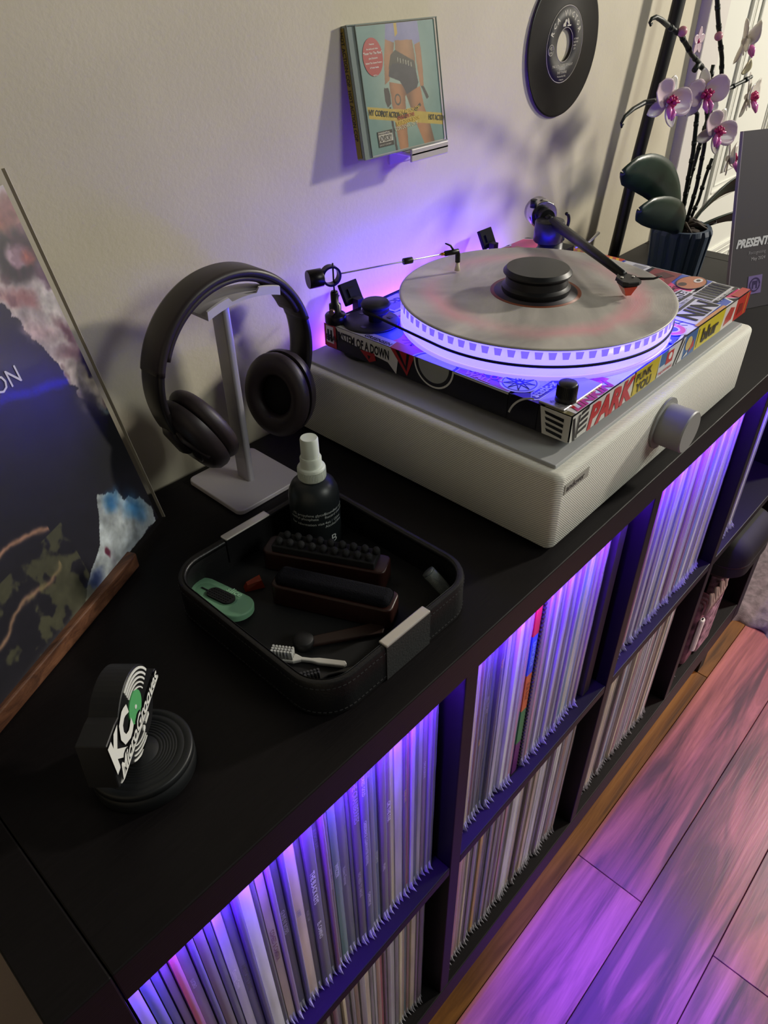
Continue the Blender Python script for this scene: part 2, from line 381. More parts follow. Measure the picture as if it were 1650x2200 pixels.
# LED strips under the top board, one in each upper cubby
M_led = mat('led_purple', '#201040', 0.4, emit=(0.12, 0.02, 1.0), estr=480.0)
for k in range(4):
    x0 = k*P_+0.012; x1 = (k+1)*P_-G_-0.012
    o = thing('led_strip', 'glowing purple light strip under the shelf top in the %s upper cubby' % ('first', 'second', 'third', 'fourth')[k], 'light strip', ((x0+x1)/2, 0.007, -TT-0.0003), 'purple light strips under the shelf top')
    MB().box(x0, x1, 0.0045, 0.0066, -TT-0.0075, -TT-0.0003).build('channel', M_matte, o)
    MB().box(x0, x1, 0.0068, 0.0125, -TT-0.0042, -TT-0.0004).build('light_panel', M_led, o)

# ------------------------------------------------------------------ records in the cubbies
PAL = [('lavender', '#b9b2c6'), ('pale grey', '#c9c8cc'), ('white', '#d6d6d4'), ('charcoal', '#2b2830'), ('black', '#151317'), ('navy', '#232a55'), ('slate blue', '#49537e'),
       ('cream', '#cdbfa2'), ('brown', '#4a332b'), ('maroon', '#5c1f2a'), ('red', '#a82f35'), ('dusty pink', '#b4818c'), ('grey', '#7d7a82'), ('dark plum', '#33222f'),
       ('orange', '#c0522a'), ('teal', '#3b6b6a'), ('yellow', '#c79a2a'), ('tan', '#9b7c62'), ('steel blue', '#5d7fa6'), ('mauve', '#7c6384')]
def spine_mat(cn, c):
    m = bpy.data.materials.new('spine_' + cn.replace(' ', '_')); m.use_nodes = True; nt = m.node_tree; b = nt.nodes['Principled BSDF']; L = nt.links.new
    tc = nt.nodes.new('ShaderNodeTexCoord'); oi = nt.nodes.new('ShaderNodeObjectInfo')
    mp = nt.nodes.new('ShaderNodeMapping'); mp.inputs['Scale'].default_value = (60, 30, 9); L(tc.outputs['Object'], mp.inputs[0])
    ad = nt.nodes.new('ShaderNodeVectorMath'); ad.operation = 'ADD'; L(mp.outputs[0], ad.inputs[0])
    sc = nt.nodes.new('ShaderNodeVectorMath'); sc.operation = 'SCALE'; sc.inputs[0].default_value = (91, 53, 77); L(oi.outputs['Random'], sc.inputs['Scale']); L(sc.outputs[0], ad.inputs[1])
    n = nt.nodes.new('ShaderNodeTexNoise'); n.inputs['Scale'].default_value = 1.0; n.inputs['Detail'].default_value = 5; L(ad.outputs[0], n.inputs['Vector'])
    hs = nt.nodes.new('ShaderNodeHueSaturation'); hs.inputs['Color'].default_value = s2l(c) + (1,)
    r1 = nt.nodes.new('ShaderNodeMapRange'); r1.inputs[3].default_value = 0.47; r1.inputs[4].default_value = 0.53; L(oi.outputs['Random'], r1.inputs[0]); L(r1.outputs[0], hs.inputs['Hue'])
    r2 = nt.nodes.new('ShaderNodeMapRange'); r2.inputs[1].default_value = 0.3; r2.inputs[2].default_value = 0.7; r2.inputs[3].default_value = 0.7; r2.inputs[4].default_value = 1.3; L(n.outputs[0], r2.inputs[0]); L(r2.outputs[0], hs.inputs['Value'])
    L(hs.outputs[0], b.inputs['Base Color']); b.inputs['Roughness'].default_value = 0.45
    return m
SPM = {n: spine_mat(n, c) for n, c in PAL}
M_film = bpy.data.materials.new('clear_film'); M_film.use_nodes = True
_b = M_film.node_tree.nodes['Principled BSDF']; _b.inputs['Base Color'].default_value = (0.75, 0.75, 0.8, 1); _b.inputs['Roughness'].default_value = 0.22; _b.inputs['Alpha'].default_value = 0.20; _b.inputs['Specular IOR Level'].default_value = 0.8
M_corner = mat('film_corner', '#c9c9d2', 0.3, alpha=0.7)
RH = 0.314
THK = [0.0032, 0.0042, 0.0055, 0.0075, 0.0100, 0.0150]
JM = {}; FM = {}
def rec_mesh(t):
    """jacket (origin at its bottom front left) and the wavy outer film with pinched corners"""
    m = MB(); m.box(0, t, 0, 0.308, 0, RH)
    me = bpy.data.meshes.new('jacket'); me.from_pydata(m.v, [], m.f); me.materials.append(SPM['white']); me.update()
    f = MB(); n = 14; rr = random.Random(int(t*1e5))
    L_ = []
    for i in range(n+1):
        z = -0.002 + (RH+0.0055)*i/n; w1, w2 = rr.uniform(-1, 1)*0.0004, rr.uniform(0, 1)*0.0009
        L_.append([(-0.00015, 0.03, z), (-0.0002, 0.001, z), (0.0002+abs(w1)*0.3, -0.0009-w2, z), (t-0.0002, -0.0009-w2*0.5, z), (t+0.0002, 0.001, z), (t+0.00015, 0.03, z)])
    vs = [p for r in L_ for p in r]
    f.add(vs, [(i*6+k, i*6+k+1, (i+1)*6+k+1, (i+1)*6+k) for i in range(n) for k in range(5)], True)
    for q in range(2 if t > 0.006 else 1):      # pinched film corner sticking out at the bottom
        cx = t*(0.5 if t <= 0.006 else (0.28, 0.76)[q]); h = 0.0019
        f.add([(cx-h, 0.0, -0.0015), (cx+h, 0.0, -0.0015), (cx+h*0.6, 0.0, 0.012), (cx-h*0.6, 0.0, 0.011), (cx+rr.uniform(-.001, .001), -0.0045-rr.uniform(0, 0.0035), -0.0012), (cx, -0.0025, 0.005), (cx-h*0.3, -0.0045, 0.0025)],
              [(0, 4, 6), (6, 4, 5), (1, 5, 4), (0, 6, 3), (3, 6, 5), (3, 5, 2), (1, 2, 5)], False)
    m2 = bpy.data.meshes.new('outer_film'); m2.from_pydata(f.v, [], f.f); m2.materials.append(M_film); m2.materials.append(M_corner); nq = n*5; m2.polygons.foreach_set('material_index', [0]*nq + [1]*(len(f.f)-nq)); m2.polygons.foreach_set('use_smooth', f.sm); m2.update()
    return me, m2
for t in THK: JM[t], FM[t] = rec_mesh(t)
proto = {}
def record(t, cname, x, y, z, label, group, bare=False):
    r = bpy.data.objects.new('record_sleeve', None); COL.objects.link(r); r.location = up((x, y, z)); r.empty_display_size = 0.01
    WL[r.name] = (x, y, z); tag(r, label, 'record', group)
    if t not in proto:
        j = bpy.data.objects.new('jacket', JM[t]); f = bpy.data.objects.new('outer_film', FM[t]); proto[t] = (j, f); COL.objects.link(j); COL.objects.link(f)
    else:
        j = proto[t][0].copy(); f = proto[t][1].copy(); COL.objects.link(j); COL.objects.link(f)
    for o in (j, f): o.parent = r
    j.material_slots[0].link = 'OBJECT'; j.material_slots[0].material = SPM[cname]
    if bare: bpy.data.objects.remove(f)
    return r
ORD = lambda n: ('%d' % n) + ('th' if 10 <= n % 100 <= 20 else {1: 'st', 2: 'nd', 3: 'rd'}.get(n % 10, 'th'))
CUB = {(0, 0): 'first upper', (1, 0): 'second upper', (2, 0): 'third upper', (3, 0): 'fourth upper', (0, 1): 'first lower', (1, 1): 'second lower', (2, 1): 'third lower', (3, 1): 'fourth lower'}
def fill(k, row, x0, x1, seq, seed, texts={}, tw=None):
    rnd = random.Random(seed); z = (-ZM if row == 0 else -ZB) + 0.003; x = x0; i = 0; out = []
    while True:
        if i < len(seq): cn, t, txt = seq[i]
        else:
            cn = rnd.choices([p[0] for p in PAL], tw or [7, 9, 7, 5, 4, 3, 4, 5, 4, 2, 1, 3, 7, 4, 1, 1, 0, 4, 2, 5])[0]; t = rnd.choice(THK[:4] + THK[1:3]); txt = None
        if x + t + 0.0006 > x1: break
        y = 0.019 + rnd.uniform(-0.002, 0.004)
        lab = '%s record spine, %s from left in the %s cubby' % ('wide ' + cn if t > 0.009 else cn, ORD(i+1), CUB[(k, row)])
        r = record(t, cn, x, y, z, lab, 'records in the %s cubby' % CUB[(k, row)])
        if txt:
            fr = frame((x, y, z+RH), (0, 0, -1), (1, 0, 0))   # letters run down the spine
            for s_, st, sz, cc in txt: text(fr, st, s_, t*0.22, sz, flat(cc), r, 'spine_lettering', d=-0.0004 if False else 0.0003, bold=0.012)
        x += t + 0.0011 + rnd.choice((0, 0.0002, 0.0006)); i += 1
        out.append(r)
    return out
A, B_, C_, D4, E5, F6 = THK
seq1 = [('lavender', D4, None), ('slate blue', D4, None), ('slate blue', C_, None), ('mauve', C_, None), ('red', C_, None), ('mauve', D4, [(0.08, 'LUCERO', 0.004, '#c9c2e0')]), ('navy', B_, None), ('brown', D4, None), ('navy', C_, None),
        ('lavender', D4, [(0.12, 'Counting Crows', 0.005, '#efeaf5')]), ('slate blue', D4, [(0.13, 'AMERICAN SLANG', 0.006, '#24223c')]), ('navy', B_, None), ('white', E5, [(0.01, 'SPOON', 0.004, '#7c78a8')]), ('charcoal', A, None), ('cream', D4, [(0.12, 'COHEED & CAMBRIA', 0.006, '#7a2030')]), ('mauve', A, None),
        ('navy', D4, [(0.11, "GUNS N' ROSES", 0.006, '#b9b3d0')]), ('navy', A, None), ('cream', E5, [(0.13, '1997', 0.006, '#6c6a92')]), ('charcoal', C_, [(0.15, 'PEARL JAM', 0.004, '#8d88a0')]),
        ('black', E5, [(0.09, 'THE BLACK KEYS', 0.0072, '#eeeef4'), (0.18, 'EL CAMINO', 0.0062, '#eeeef4')]), ('charcoal', C_, [(0.04, 'AUDIOSLAVE', 0.005, '#6b6690')]), ('maroon', A, None), ('brown', B_, [(0.12, 'HOTEL CALIFORNIA', 0.004, '#a08c90')]), ('teal', D4, [(0.12, 'WEEZER', 0.006, '#c5cfe0')]),
        ('navy', E5, [(0.14, 'Violent Femmes', 0.005, '#b8b8e0')]), ('navy', A, None), ('dark plum', D4, [(0.02, 'THE CRANBERRIES', 0.0078, '#a58cd0'), (0.17, 'NO NEED TO ARGUE', 0.005, '#b0a8c0')]),
        ('navy', D4, [(0.01, 'BY STORED GOLD', 0.005, '#cfc8f0'), (0.09, 'CREEDENCE CLEARWATER REVIVAL', 0.0047, '#cfc8f0'), (0.22, 'CHRONICLE', 0.005, '#cfc8f0')]), ('navy', D4, [(0.01, 'MADONNA', 0.005, '#8f8ad8')]), ('steel blue', B_, [(0.17, 'NEVERMIND', 0.004, '#dfe6f5')]), ('dark plum', D4, [(0.2, 'PEARL', 0.005, '#bdb2c8')]),
        ('brown', C_, [(0.1, 'OK THE FAR', 0.006, '#d8cfd8')]), ('cream', B_, None), ('lavender', E5, None), ('black', B_, [(0.11, 'SUPER HITS', 0.004, '#c79a2a')]), ('red', A, None), ('pale grey', B_, None), ('slate blue', C_, None), ('lavender', C_, None), ('mauve', C_, [(0.1, 'CIRCA SURVIVE', 0.004, '#d8d0e4')]),
        ('grey', A, None), ('charcoal', C_, None), ('slate blue', D4, None), ('red', C_, None), ('white', A, None), ('charcoal', A, None), ('white', C_, None), ('pale grey', C_, None), ('lavender', C_, None),
        ('black', E5, [(0.012, 'DISTURBED', 0.0088, '#c9c0e2'), (0.125, 'THE SICKNESS XX', 0.0072, '#b9b2c0')]), ('navy', C_, None), ('charcoal', B_, None), ('navy', B_, None)]
fill(0, 0, 0.0025, 0.326, seq1, 1)
seq2 = [('slate blue', B_, None), ('navy', B_, None), ('navy', C_, None), ('lavender', C_, None), ('cream', A, None), ('tan', A, None), ('maroon', C_, None), ('charcoal', B_, [(0.16, 'PIXIES', 0.004, '#c79a2a')]), ('navy', A, None), ('charcoal', C_, [(0.1, 'FALL OUT BOY', 0.004, '#c9c2d0')]), ('slate blue', B_, None), ('black', B_, [(0.05, 'TRAGIC', 0.004, '#c98a2a')]),
        ('mauve', B_, None), ('lavender', B_, None), ('pale grey', C_, None), ('lavender', C_, None), ('white', C_, None), ('mauve', B_, None), ('lavender', B_, None), ('dusty pink', B_, None), ('pale grey', B_, None), ('charcoal', A, None), ('black', B_, [(0.10, 'TOOL', 0.005, '#c9c2d0')])]
R2 = fill(1, 0, P_+0.002, P_+0.123, seq2, 2)
# the bare jacket with a multicoloured spine
xr = P_+0.1245; mr_ = thing('record_sleeve', 'bare record jacket with wide red, blue, orange, green and purple banded spine', 'record', (xr, 0.018, -ZM+0.003), 'records in the second upper cubby')
mb = MB(); pal = ['#d01838', '#2a4fd0', '#c8642a', '#2f7a45', '#5e2468']; hh = RH/5
for q in range(5): mb.m = q; mb.box(xr, xr+0.0105, 0.018, 0.326, -ZM+0.003+RH-(q+1)*hh, -ZM+0.003+RH-q*hh)
mb.build('jacket', [flat(c) for c in pal], mr_)
frs = frame((xr, 0.018, -ZM+0.003+RH), (0, 0, -1), (1, 0, 0))
text(frs, 'BANCADA', 0.072, 0.0022, 0.0085, flat('#7fa0f0'), mr_, 'spine_lettering', bold=0.03)
text(frs, 'FUR FOX', 0.140, 0.0022, 0.0075, flat('#5a1c10'), mr_, 'spine_lettering', bold=0.0)
mb = MB()
for q in range(46): mb.box(xr+0.0125, xr+0.0165, 0.0165, 0.022, -ZM+0.008+q*0.0066, -ZM+0.011+q*0.0066)
mb.box(xr+0.0115, xr+0.0175, 0.0195, 0.30, -ZM+0.0005, -ZM+0.31)
tag(mb.build('comb_spine', M_black, loc=(xr+0.012, 0.02, -ZM)), 'black album with ridged comb binding, right of the multicoloured spine', 'album')
R2b = fill(1, 0, P_+0.1435, P_+0.283, [('mauve', C_, None), ('dusty pink', B_, None), ('mauve', C_, None)], 3, tw=[10, 9, 7, 1, 0, 1, 2, 3, 1, 0, 0, 6, 5, 1, 0, 0, 0, 2, 1, 8])
for q, r in enumerate(R2b): r['label'] = r['label'].replace(ORD(q+1) + ' from left in', ORD(q+1) + ' right of the ridged black album,')
fill(2, 0, 2*P_+0.002, 3*P_-G_-0.010, [('pale grey', C_, None), ('steel blue', C_, None), ('cream', A, None), ('slate blue', C_, None), ('steel blue', C_, None), ('mauve', C_, None), ('dusty pink', C_, None), ('red', D4, None), ('dusty pink', B_, None), ('slate blue', C_, None), ('white', C_, None), ('lavender', D4, None), ('navy', B_, None)], 4, tw=[8, 9, 7, 1, 0, 1, 2, 4, 1, 0, 1, 8, 5, 1, 0, 0, 0, 5, 1, 6])
fill(3, 0, 3*P_+0.002, 3*P_+0.11, [('pale grey', C_, None), ('grey', C_, None)], 5)
fill(0, 1, 0.15, 0.322, [('pale grey', C_, None)], 6, tw=[3, 6, 5, 2, 1, 1, 2, 6, 3, 1, 1, 5, 6, 3, 1, 1, 0, 8, 2, 3])
fill(1, 1, P_+0.002, 2*P_-G_-0.028, [('white', A, None), ('dusty pink', B_, None), ('white', B_, None), ('grey', C_, None), ('dusty pink', C_, None), ('tan', C_, None), ('tan', B_, None), ('cream', A, None), ('brown', B_, None), ('mauve', C_, None), ('charcoal', B_, None), ('slate blue', C_, None), ('yellow', C_, None)], 7, tw=[2, 7, 6, 2, 1, 0, 1, 9, 3, 1, 1, 6, 6, 2, 1, 0, 0, 9, 1, 3])
fill(2, 1, 2*P_+0.002, 3*P_-G_-0.045, [], 8, tw=[2, 7, 8, 1, 0, 0, 1, 12, 2, 0, 0, 8, 4, 1, 0, 0, 0, 9, 1, 2])
fill(3, 1, 3*P_+0.002, 3*P_+0.055, [('red', C_, None), ('dusty pink', C_, None), ('red', B_, None)], 9, tw=[2, 4, 2, 1, 0, 0, 1, 4, 2, 4, 4, 8, 4, 1, 0, 0, 0, 9, 1, 2])
# dark box standing right of the records, second upper cubby
o = MB().box(2*P_-G_-0.040, 2*P_-G_-0.022, 0.016, 0.33, -ZM+0.0005, -ZM+0.318).build('box_set', mat('dark_card', '#2a2228', 0.6), loc=(2*P_-G_-0.031, 0.02, -ZM)); bevel(o, 0.001)
tag(o, 'dark box set standing at the right end of the second upper cubby', 'box set')
# rounded black case and clutter in the last lower cubby
cz = thing('headphone_case', 'rounded black hard case hanging out of the last lower cubby', 'case', (1.22, 0.05, -ZB+0.001))
o = MB().rbox(1.150, 1.330, -0.028, 0.20, -0.505, -0.405, 0.045, n=8, er=0.035, smooth=True).build('shell', M_rubber, cz); smooth_shade(o)
MB().rbox(1.1495, 1.3305, -0.0285, 0.2005, -0.4585, -0.4555, 0.045, n=8).build('zip', M_black, cz)
MB().box(1.19, 1.30, 0.03, 0.19, -ZB+0.001, -0.505).build('stand', M_matte, cz)
bx = thing('patterned_bag', 'patterned pink, black and white bag below the rounded black case', 'bag', (1.20, 0.03, -ZB+0.001))
o = MB().rbox(1.136, 1.185, 0.012, 0.05, -ZB+0.001, -0.555, 0.01, er=0.01).build('body', mat('bag_print', '#6a4654', 0.7, var=0.9, vscale=45), bx)
o = MB().rbox(1.188, 1.262, 0.008, 0.028, -ZB+0.001, -0.512, 0.008, er=0.008).build('pocket', mat('bag_pocket', '#8d7080', 0.7, var=0.9, vscale=60), bx)
mb = MB()
for q in range(7): mb.tube([(1.14+0.012*q, 0.006, -0.52-0.008*(q % 2)), (1.150+0.012*q, 0.004, -0.55), (1.146+0.012*q, 0.006, -0.58)], 0.0035, 6)
mb.build('fringe', mat('bag_fringe', '#b8a8a0', 0.7), bx)
MB().rbox(1.142, 1.158, 0.003, 0.012, -0.685, -0.595, 0.006, er=0.004).build('tag', mat('bag_tag', '#dcdcdc', 0.5), bx)

# ------------------------------------------------------------------ amplified speaker base
SX0, SX1, SY0, SY1, SH = 0.477, 0.921, 0.0165, 0.377, 0.0905
spk = thing('speaker_base', 'wide light grey fabric speaker with a round knob, under the sticker-covered turntable', 'speaker', (0.699, 0.197, 0.0))
def fabric():
    m = bpy.data.materials.new('woven_grey_fabric'); m.use_nodes = True; nt = m.node_tree; b = nt.nodes['Principled BSDF']; L = nt.links.new
    tc = nt.nodes.new('ShaderNodeTexCoord'); mp = nt.nodes.new('ShaderNodeMapping'); mp.inputs['Rotation'].default_value = (0.0, 0.0, 0.0); L(tc.outputs['Object'], mp.inputs[0])
    w1 = nt.nodes.new('ShaderNodeTexWave'); w1.wave_type = 'BANDS'; w1.bands_direction = 'DIAGONAL'; w1.inputs['Scale'].default_value = 240; w1.inputs['Distortion'].default_value = 0.6; L(mp.outputs[0], w1.inputs['Vector'])
    w2 = nt.nodes.new('ShaderNodeTexNoise'); w2.inputs['Scale'].default_value = 900; L(mp.outputs[0], w2.inputs['Vector'])
    ml = nt.nodes.new('ShaderNodeMath'); ml.operation = 'MULTIPLY'; L(w1.outputs['Fac'], ml.inputs[0]); L(w2.outputs[0], ml.inputs[1])
    cr = nt.nodes.new('ShaderNodeValToRGB'); cr.color_ramp.elements[0].color = s2l('#a8a8a3') + (1,); cr.color_ramp.elements[1].color = s2l('#efeee4') + (1,); cr.color_ramp.elements[1].position = 0.21
    L(ml.outputs[0], cr.inputs[0]); L(cr.outputs[0], b.inputs['Base Color']); b.inputs['Roughness'].default_value = 0.9
    bp = nt.nodes.new('ShaderNodeBump'); bp.inputs['Strength'].default_value = 0.4; bp.inputs['Distance'].default_value = 0.0004; L(ml.outputs[0], bp.inputs['Height']); L(bp.outputs[0], b.inputs['Normal'])
    return m
M_fab = fabric(); M_panel = mat('satin_grey_panel', '#a2a4a6', 0.5, 0.0)
o = MB().rbox(SX0, SX1, SY0, SY1, 0.002, SH-0.0022, 0.009, er=0.006, n=6).build('fabric_body', M_fab, spk); smooth_shade(o, 50)
o = MB().box(SX0+0.010, SX1-0.012, SY0+0.012, SY1-0.006, SH-0.004, SH+0.0012).build('top_panel', M_panel, spk); bevel(o, 0.0012, 2)
for x_ in (SX0+0.04, SX1-0.05):
    for y_ in (SY0+0.04, SY1-0.04): MB().cyl((x_, y_, 0.0), 0.014, 0.003).build('foot', M_rubber, spk)
kn = MB().lathe([(0.0, 0.0), (0.029, 0.0), (0.029, 0.0035), (0.0235, 0.004), (0.0235, 0.031), (0.0225, 0.0325), (0, 0.0325)], (0.688, SY0+0.001, 0.053), (0, -1, 0), 56).build('volume_knob', mat('knob_grey', '#8d8d8b', 0.5, 0.1), spk); smooth_shade(kn, 30)
frf = frame((SX0, SY0-0.0003, 0), (1, 0, 0), (0, 0, 1))
lb = MB().poly(frf, [(0.010, 0.0655), (0.052, 0.0655), (0.052, 0.0765), (0.010, 0.0765)], 0, 0.0004).build('name_plate', mat('plate_grey', '#a09f97', 0.5), spk)
text(frf, 'andover', 0.0125, 0.0683, 0.0095, flat('#3a3a38'), spk, 'lettering', d=0.0006, bold=0.015)

# ------------------------------------------------------------------ turntable
PX0, PX1, PY0, PY1, PZ0, PZ1 = 0.518, 0.928, 0.036, 0.361, 0.098, 0.126
tt = thing('turntable', 'turntable with sticker-covered plinth and glowing purple clear platter', 'turntable', (0.723, 0.198, 0.0917))
o = MB().rbox(PX0, PX1, PY0, PY1, PZ0, PZ1-0.0002, 0.005, n=4).build('plinth', mat('plinth_base', '#15131c', 0.45), tt); smooth_shade(o)
FT = frame((PX0, PY0, PZ1), (1, 0, 0), (0, 1, 0)); FF = frame((PX0, PY0, PZ0), (1, 0, 0), (0, 0, 1)); FL = frame((PX0, PY1, PZ0), (0, -1, 0), (0, 0, 1))
lay = [0.00002]
def stick(fr, layers, label=None, dz=None):
    """one sticker = one part; layers = [(poly, colour), ...] stacked"""
    mb = MB(); cols = []
    lay[0] += 0.000012; d = dz if dz is not None else lay[0]
    for q, (pts, c) in enumerate(layers):
        if c not in cols: cols.append(c)
        mb.m = cols.index(c); mb.poly(fr, pts, d + q*0.00012 - 0.0001, d + q*0.00012)
    o = mb.build('sticker', [flat(c, 0.3) for c in cols], tt)
    if label: o['label'] = label
    return o, d + len(layers)*0.00012
def rect(x0, y0, x1, y1, rot=0, r=0):
    cx, cy = (x0+x1)/2, (y0+y1)/2; c, s = math.cos(math.radians(rot)), math.sin(math.radians(rot))
    return [(cx+(x-cx)*c-(y-cy)*s, cy+(x-cx)*s+(y-cy)*c) for x, y in ((x0,y0),(x1,y0),(x1,y1),(x0,y1))]
def clip(pts, x0, x1, y0, y1):
    def cut(P, ins, inter):
        out = []
        for i in range(len(P)):
            a, b = P[i-1], P[i]
            if ins(b):
                if not ins(a): out.append(inter(a, b))
                out.append(b)
            elif ins(a): out.append(inter(a, b))
        return out
    fx = lambda X: (lambda a, b: (X, a[1]+(b[1]-a[1])*(X-a[0])/(b[0]-a[0]))); fy = lambda Y: (lambda a, b: (a[0]+(b[0]-a[0])*(Y-a[1])/(b[1]-a[1]), Y))
    for ins, it in ((lambda p: p[0] >= x0, fx(x0)), (lambda p: p[0] <= x1, fx(x1)), (lambda p: p[1] >= y0, fy(y0)), (lambda p: p[1] <= y1, fy(y1))):
        pts = cut(pts, ins, it)
        if len(pts) < 3: return []
    return pts
WT, DT = PX1-PX0, PY1-PY0
rs = random.Random(23)
words = ['SLIPKNOT', 'KORN', 'DEFTONES', 'TOOL', 'RANCID', 'NOFX', 'MUSE', 'GREEN DAY', 'BUSH', '311', 'SUBLIME', 'PENNYWISE', 'LIVE', 'HELMET', 'CLUTCH', 'RAMONES', 'AFI', 'TAKING BACK SUNDAY']
cols_ = ['#d9d9df', '#c9cbe0', '#2a3fae', '#d8457c', '#1c1a24', '#b92a33', '#5a78c8', '#cfcfd6', '#7b4fb0', '#e0e0e4', '#d9678a', '#3854b8']
# background layer of overlapping stickers over the whole top
for j in range(7):
    for i in range(9):
        cx = (i+0.5)*WT/9 + rs.uniform(-.008, .008); cy = (j+0.5)*DT/7 + rs.uniform(-.006, .006)
        if math.hypot(cx-0.159, cy-0.149) < 0.118: continue
        c = rs.choice(cols_); dark = c in ('#1c1a24', '#2a3fae', '#b92a33', '#7b4fb0', '#3854b8'); ic = '#e4e4ea' if dark else rs.choice(['#1c1a24', '#2a2f9a', '#b92a50'])
        w_, h_ = rs.uniform(.026, .034), rs.uniform(.024, .031); rot = rs.uniform(-35, 35)
        sh_ = circ(cx, cy, w_*0.82, 28) if rs.random() < 0.3 else rect(cx-w_, cy-h_, cx+w_, cy+h_, rot)
        a_ = clip(sh_, 0.001, WT-0.001, 0.001, DT-0.001)
        inn = clip([(cx+(x-cx)*0.9, cy+(y-cy)*0.9) for x, y in sh_], 0.002, WT-0.002, 0.002, DT-0.002)
        if len(a_) < 3 or len(inn) < 3: continue
        o, dd = stick(FT, [(a_, '#e2e2e6'), (inn, c)])
        if 0.03 < cx < WT-0.05 and 0.02 < cy < DT-0.02:
            wd = rs.choice(words); text(FT, wd, cx, cy-0.004, min(0.014, 0.055/len(wd)*1.2), flat(ic, 0.3), o, 'lettering', rot=math.radians(rot), align='CENTER', bold=0.03, d=dd+0.0001)
            mb = MB()
            if rs.random() < 0.6: mb.poly(FT, rect(cx-w_*0.6, cy+0.009, cx+w_*0.6, cy+0.0115, rot), dd, dd+0.0001)
            else:
                for q in range(5): mb.poly(FT, rect(cx-0.0008, cy-w_*0.5, cx+0.0008, cy+w_*0.5, 36*q), dd, dd+0.0001)
            mb.build('artwork', flat(ic, 0.3), o)
lay[0] = 0.0006
# left side and its wrap-over
def both(left, top, name_label=None):
    """a sticker folded over the left top edge: left = [(poly, colour)] on the left face, top likewise"""
    mb = MB(); cols = []; lay[0] += 0.00003; d = lay[0]
    for fr, L_ in ((FL, left), (FT, top)):
        for q, (pts, c) in enumerate(L_):
            if len(pts) < 3: continue
            if c not in cols: cols.append(c)
            mb.m = cols.index(c); mb.poly(fr, pts, d + q*0.0001 - 0.0002, d + q*0.0001)
    o = mb.build('sticker', [flat(c, 0.3) for c in cols], tt)
    if name_label: o['label'] = name_label
    return o, d
H = PZ1-PZ0
LC = lambda P: clip(P, 0.0005, DT-0.0005, 0.0005, H+0.0004)
TC = lambda P: clip(P, -0.0004, WT, 0.0005, DT-0.0005)
o, d = stick(FL, [(rect(0.001, 0.001, 0.020, H), '#a92a2c'), (rect(0.004, 0.006, 0.016, H-0.002), '#d4d0cc'), (rect(0.006, 0.008, 0.009, 0.022), '#17151a'), (rect(0.011, 0.008, 0.014, 0.022), '#17151a')], 'red, white and black sticker on the left side corner')
text(FL, 'ERA', 0.0045, 0.010, 0.009, flat('#17151a'), o, 'lettering', bold=0.04, d=d+0.0006)
# system of a down wrap: reads along the left edge
o, d = both([(LC([(0.020, H), (0.030, 0.016), (0.100, 0.010), (0.112, 0.000), (0.116, H)]), '#c9c9c4')], [(TC([(0, DT-0.012), (0.012, DT-0.012), (0.014, DT-0.112), (0.0, DT-0.112)]), '#c9c9c4')])
FS = frame((PX0, PY1, PZ1), (0, -1, 0), (1, 0, 0))
text(FL, 'SYSTEM OF A DOWN', 0.0215, 0.0135, 0.0145, flat('#101014'), o, 'lettering', bold=0.035, d=d+0.0002, sx=0.58)
text(FS, 'GREENSEN', 0.062, 0.0015, 0.008, flat('#101014'), o, 'lettering', bold=0.03, d=d+0.0002)
stick(FL, [([(0.058, 0.012), (0.080, 0.014), (0.082, 0.006), (0.072, 0.001)], '#9c2226'), ([(0.069, 0.009), (0.074, 0.009), (0.0715, 0.004)], '#1a1014')])
both([(LC([(0.103, H+.001), (0.138, H+.001), (0.1275, 0.003)]), '#a3262b'), (LC([(0.110, H+.001), (0.131, H+.001), (0.127, 0.008)]), '#120f16'), (LC([(0.116, H+.001), (0.127, H+.001), (0.1255, 0.014)]), '#a3262b')],
     [(TC([(-.001, DT-0.103), (0.014, DT-0.100), (0.016, DT-0.150), (-.001, DT-0.138)]), '#c02a3a')], 'red triangle warning sticker folded over the left edge')
c0 = 0.1635
ring_l = lambda r: LC(circ(c0, H, r, 40)); ring_t = lambda r: TC(circ(0.0, DT-c0, r, 40))
o, d = both([(ring_l(0.0265), '#d2d2cc'), (ring_l(0.0245), '#141318'), (LC(circ(c0, H, 0.0205, 40)), '#8f928c')],
            [(ring_t(0.0290), '#d2d2cc'), (ring_t(0.0270), '#1a1a22'), (ring_t(0.0240), '#cfcfd4')], 'round white and black circle-A style sticker folded over the left edge')
stick(FT, [([(0.0005, DT-0.150), (0.021, DT-0.160), (0.0005, DT-0.171), (0.0005, DT-0.167), (0.014, DT-0.160), (0.0005, DT-0.154)], '#15151c')])
# black poster sticker
o, d = both([(LC(rect(0.190, -.001, 0.256, H+.002)), '#100f16')], [(TC(rect(-.001, DT-0.256, 0.024, DT-0.190)), '#cbcbce'), (TC(rect(0.001, DT-0.2545, 0.0225, DT-0.1915)), '#5a3f8a'), (TC(rect(0.001, DT-0.2545, 0.010, DT-0.1915)), '#a8404a')], 'black framed poster sticker folded over the left edge')
text(FS, 'FALL OUT', 0.1945, 0.011, 0.012, flat('#c8506a'), o, 'lettering', bold=0.03, d=d+0.0005)
text(FS, 'WALL', 0.200, 0.002, 0.0115, flat('#d08040'), o, 'lettering', bold=0.05, d=d+0.0005)
stick(FL, [(LC(rect(0.1895, H-0.0016, 0.256, H+0.0003)), '#b9b9b6')])
both([(LC([(0.260, H+.001), (0.2565, 0.015), (0.262, 0.0), (0.289, 0.0), (0.290, H+.001)]), '#0f0c18')], [(TC([(-.001, DT-0.260), (0.012, DT-0.262), (0.010, DT-0.292), (-.001, DT-0.292)]), '#3a1f52')], 'dark purple sticker with a white curved outline')
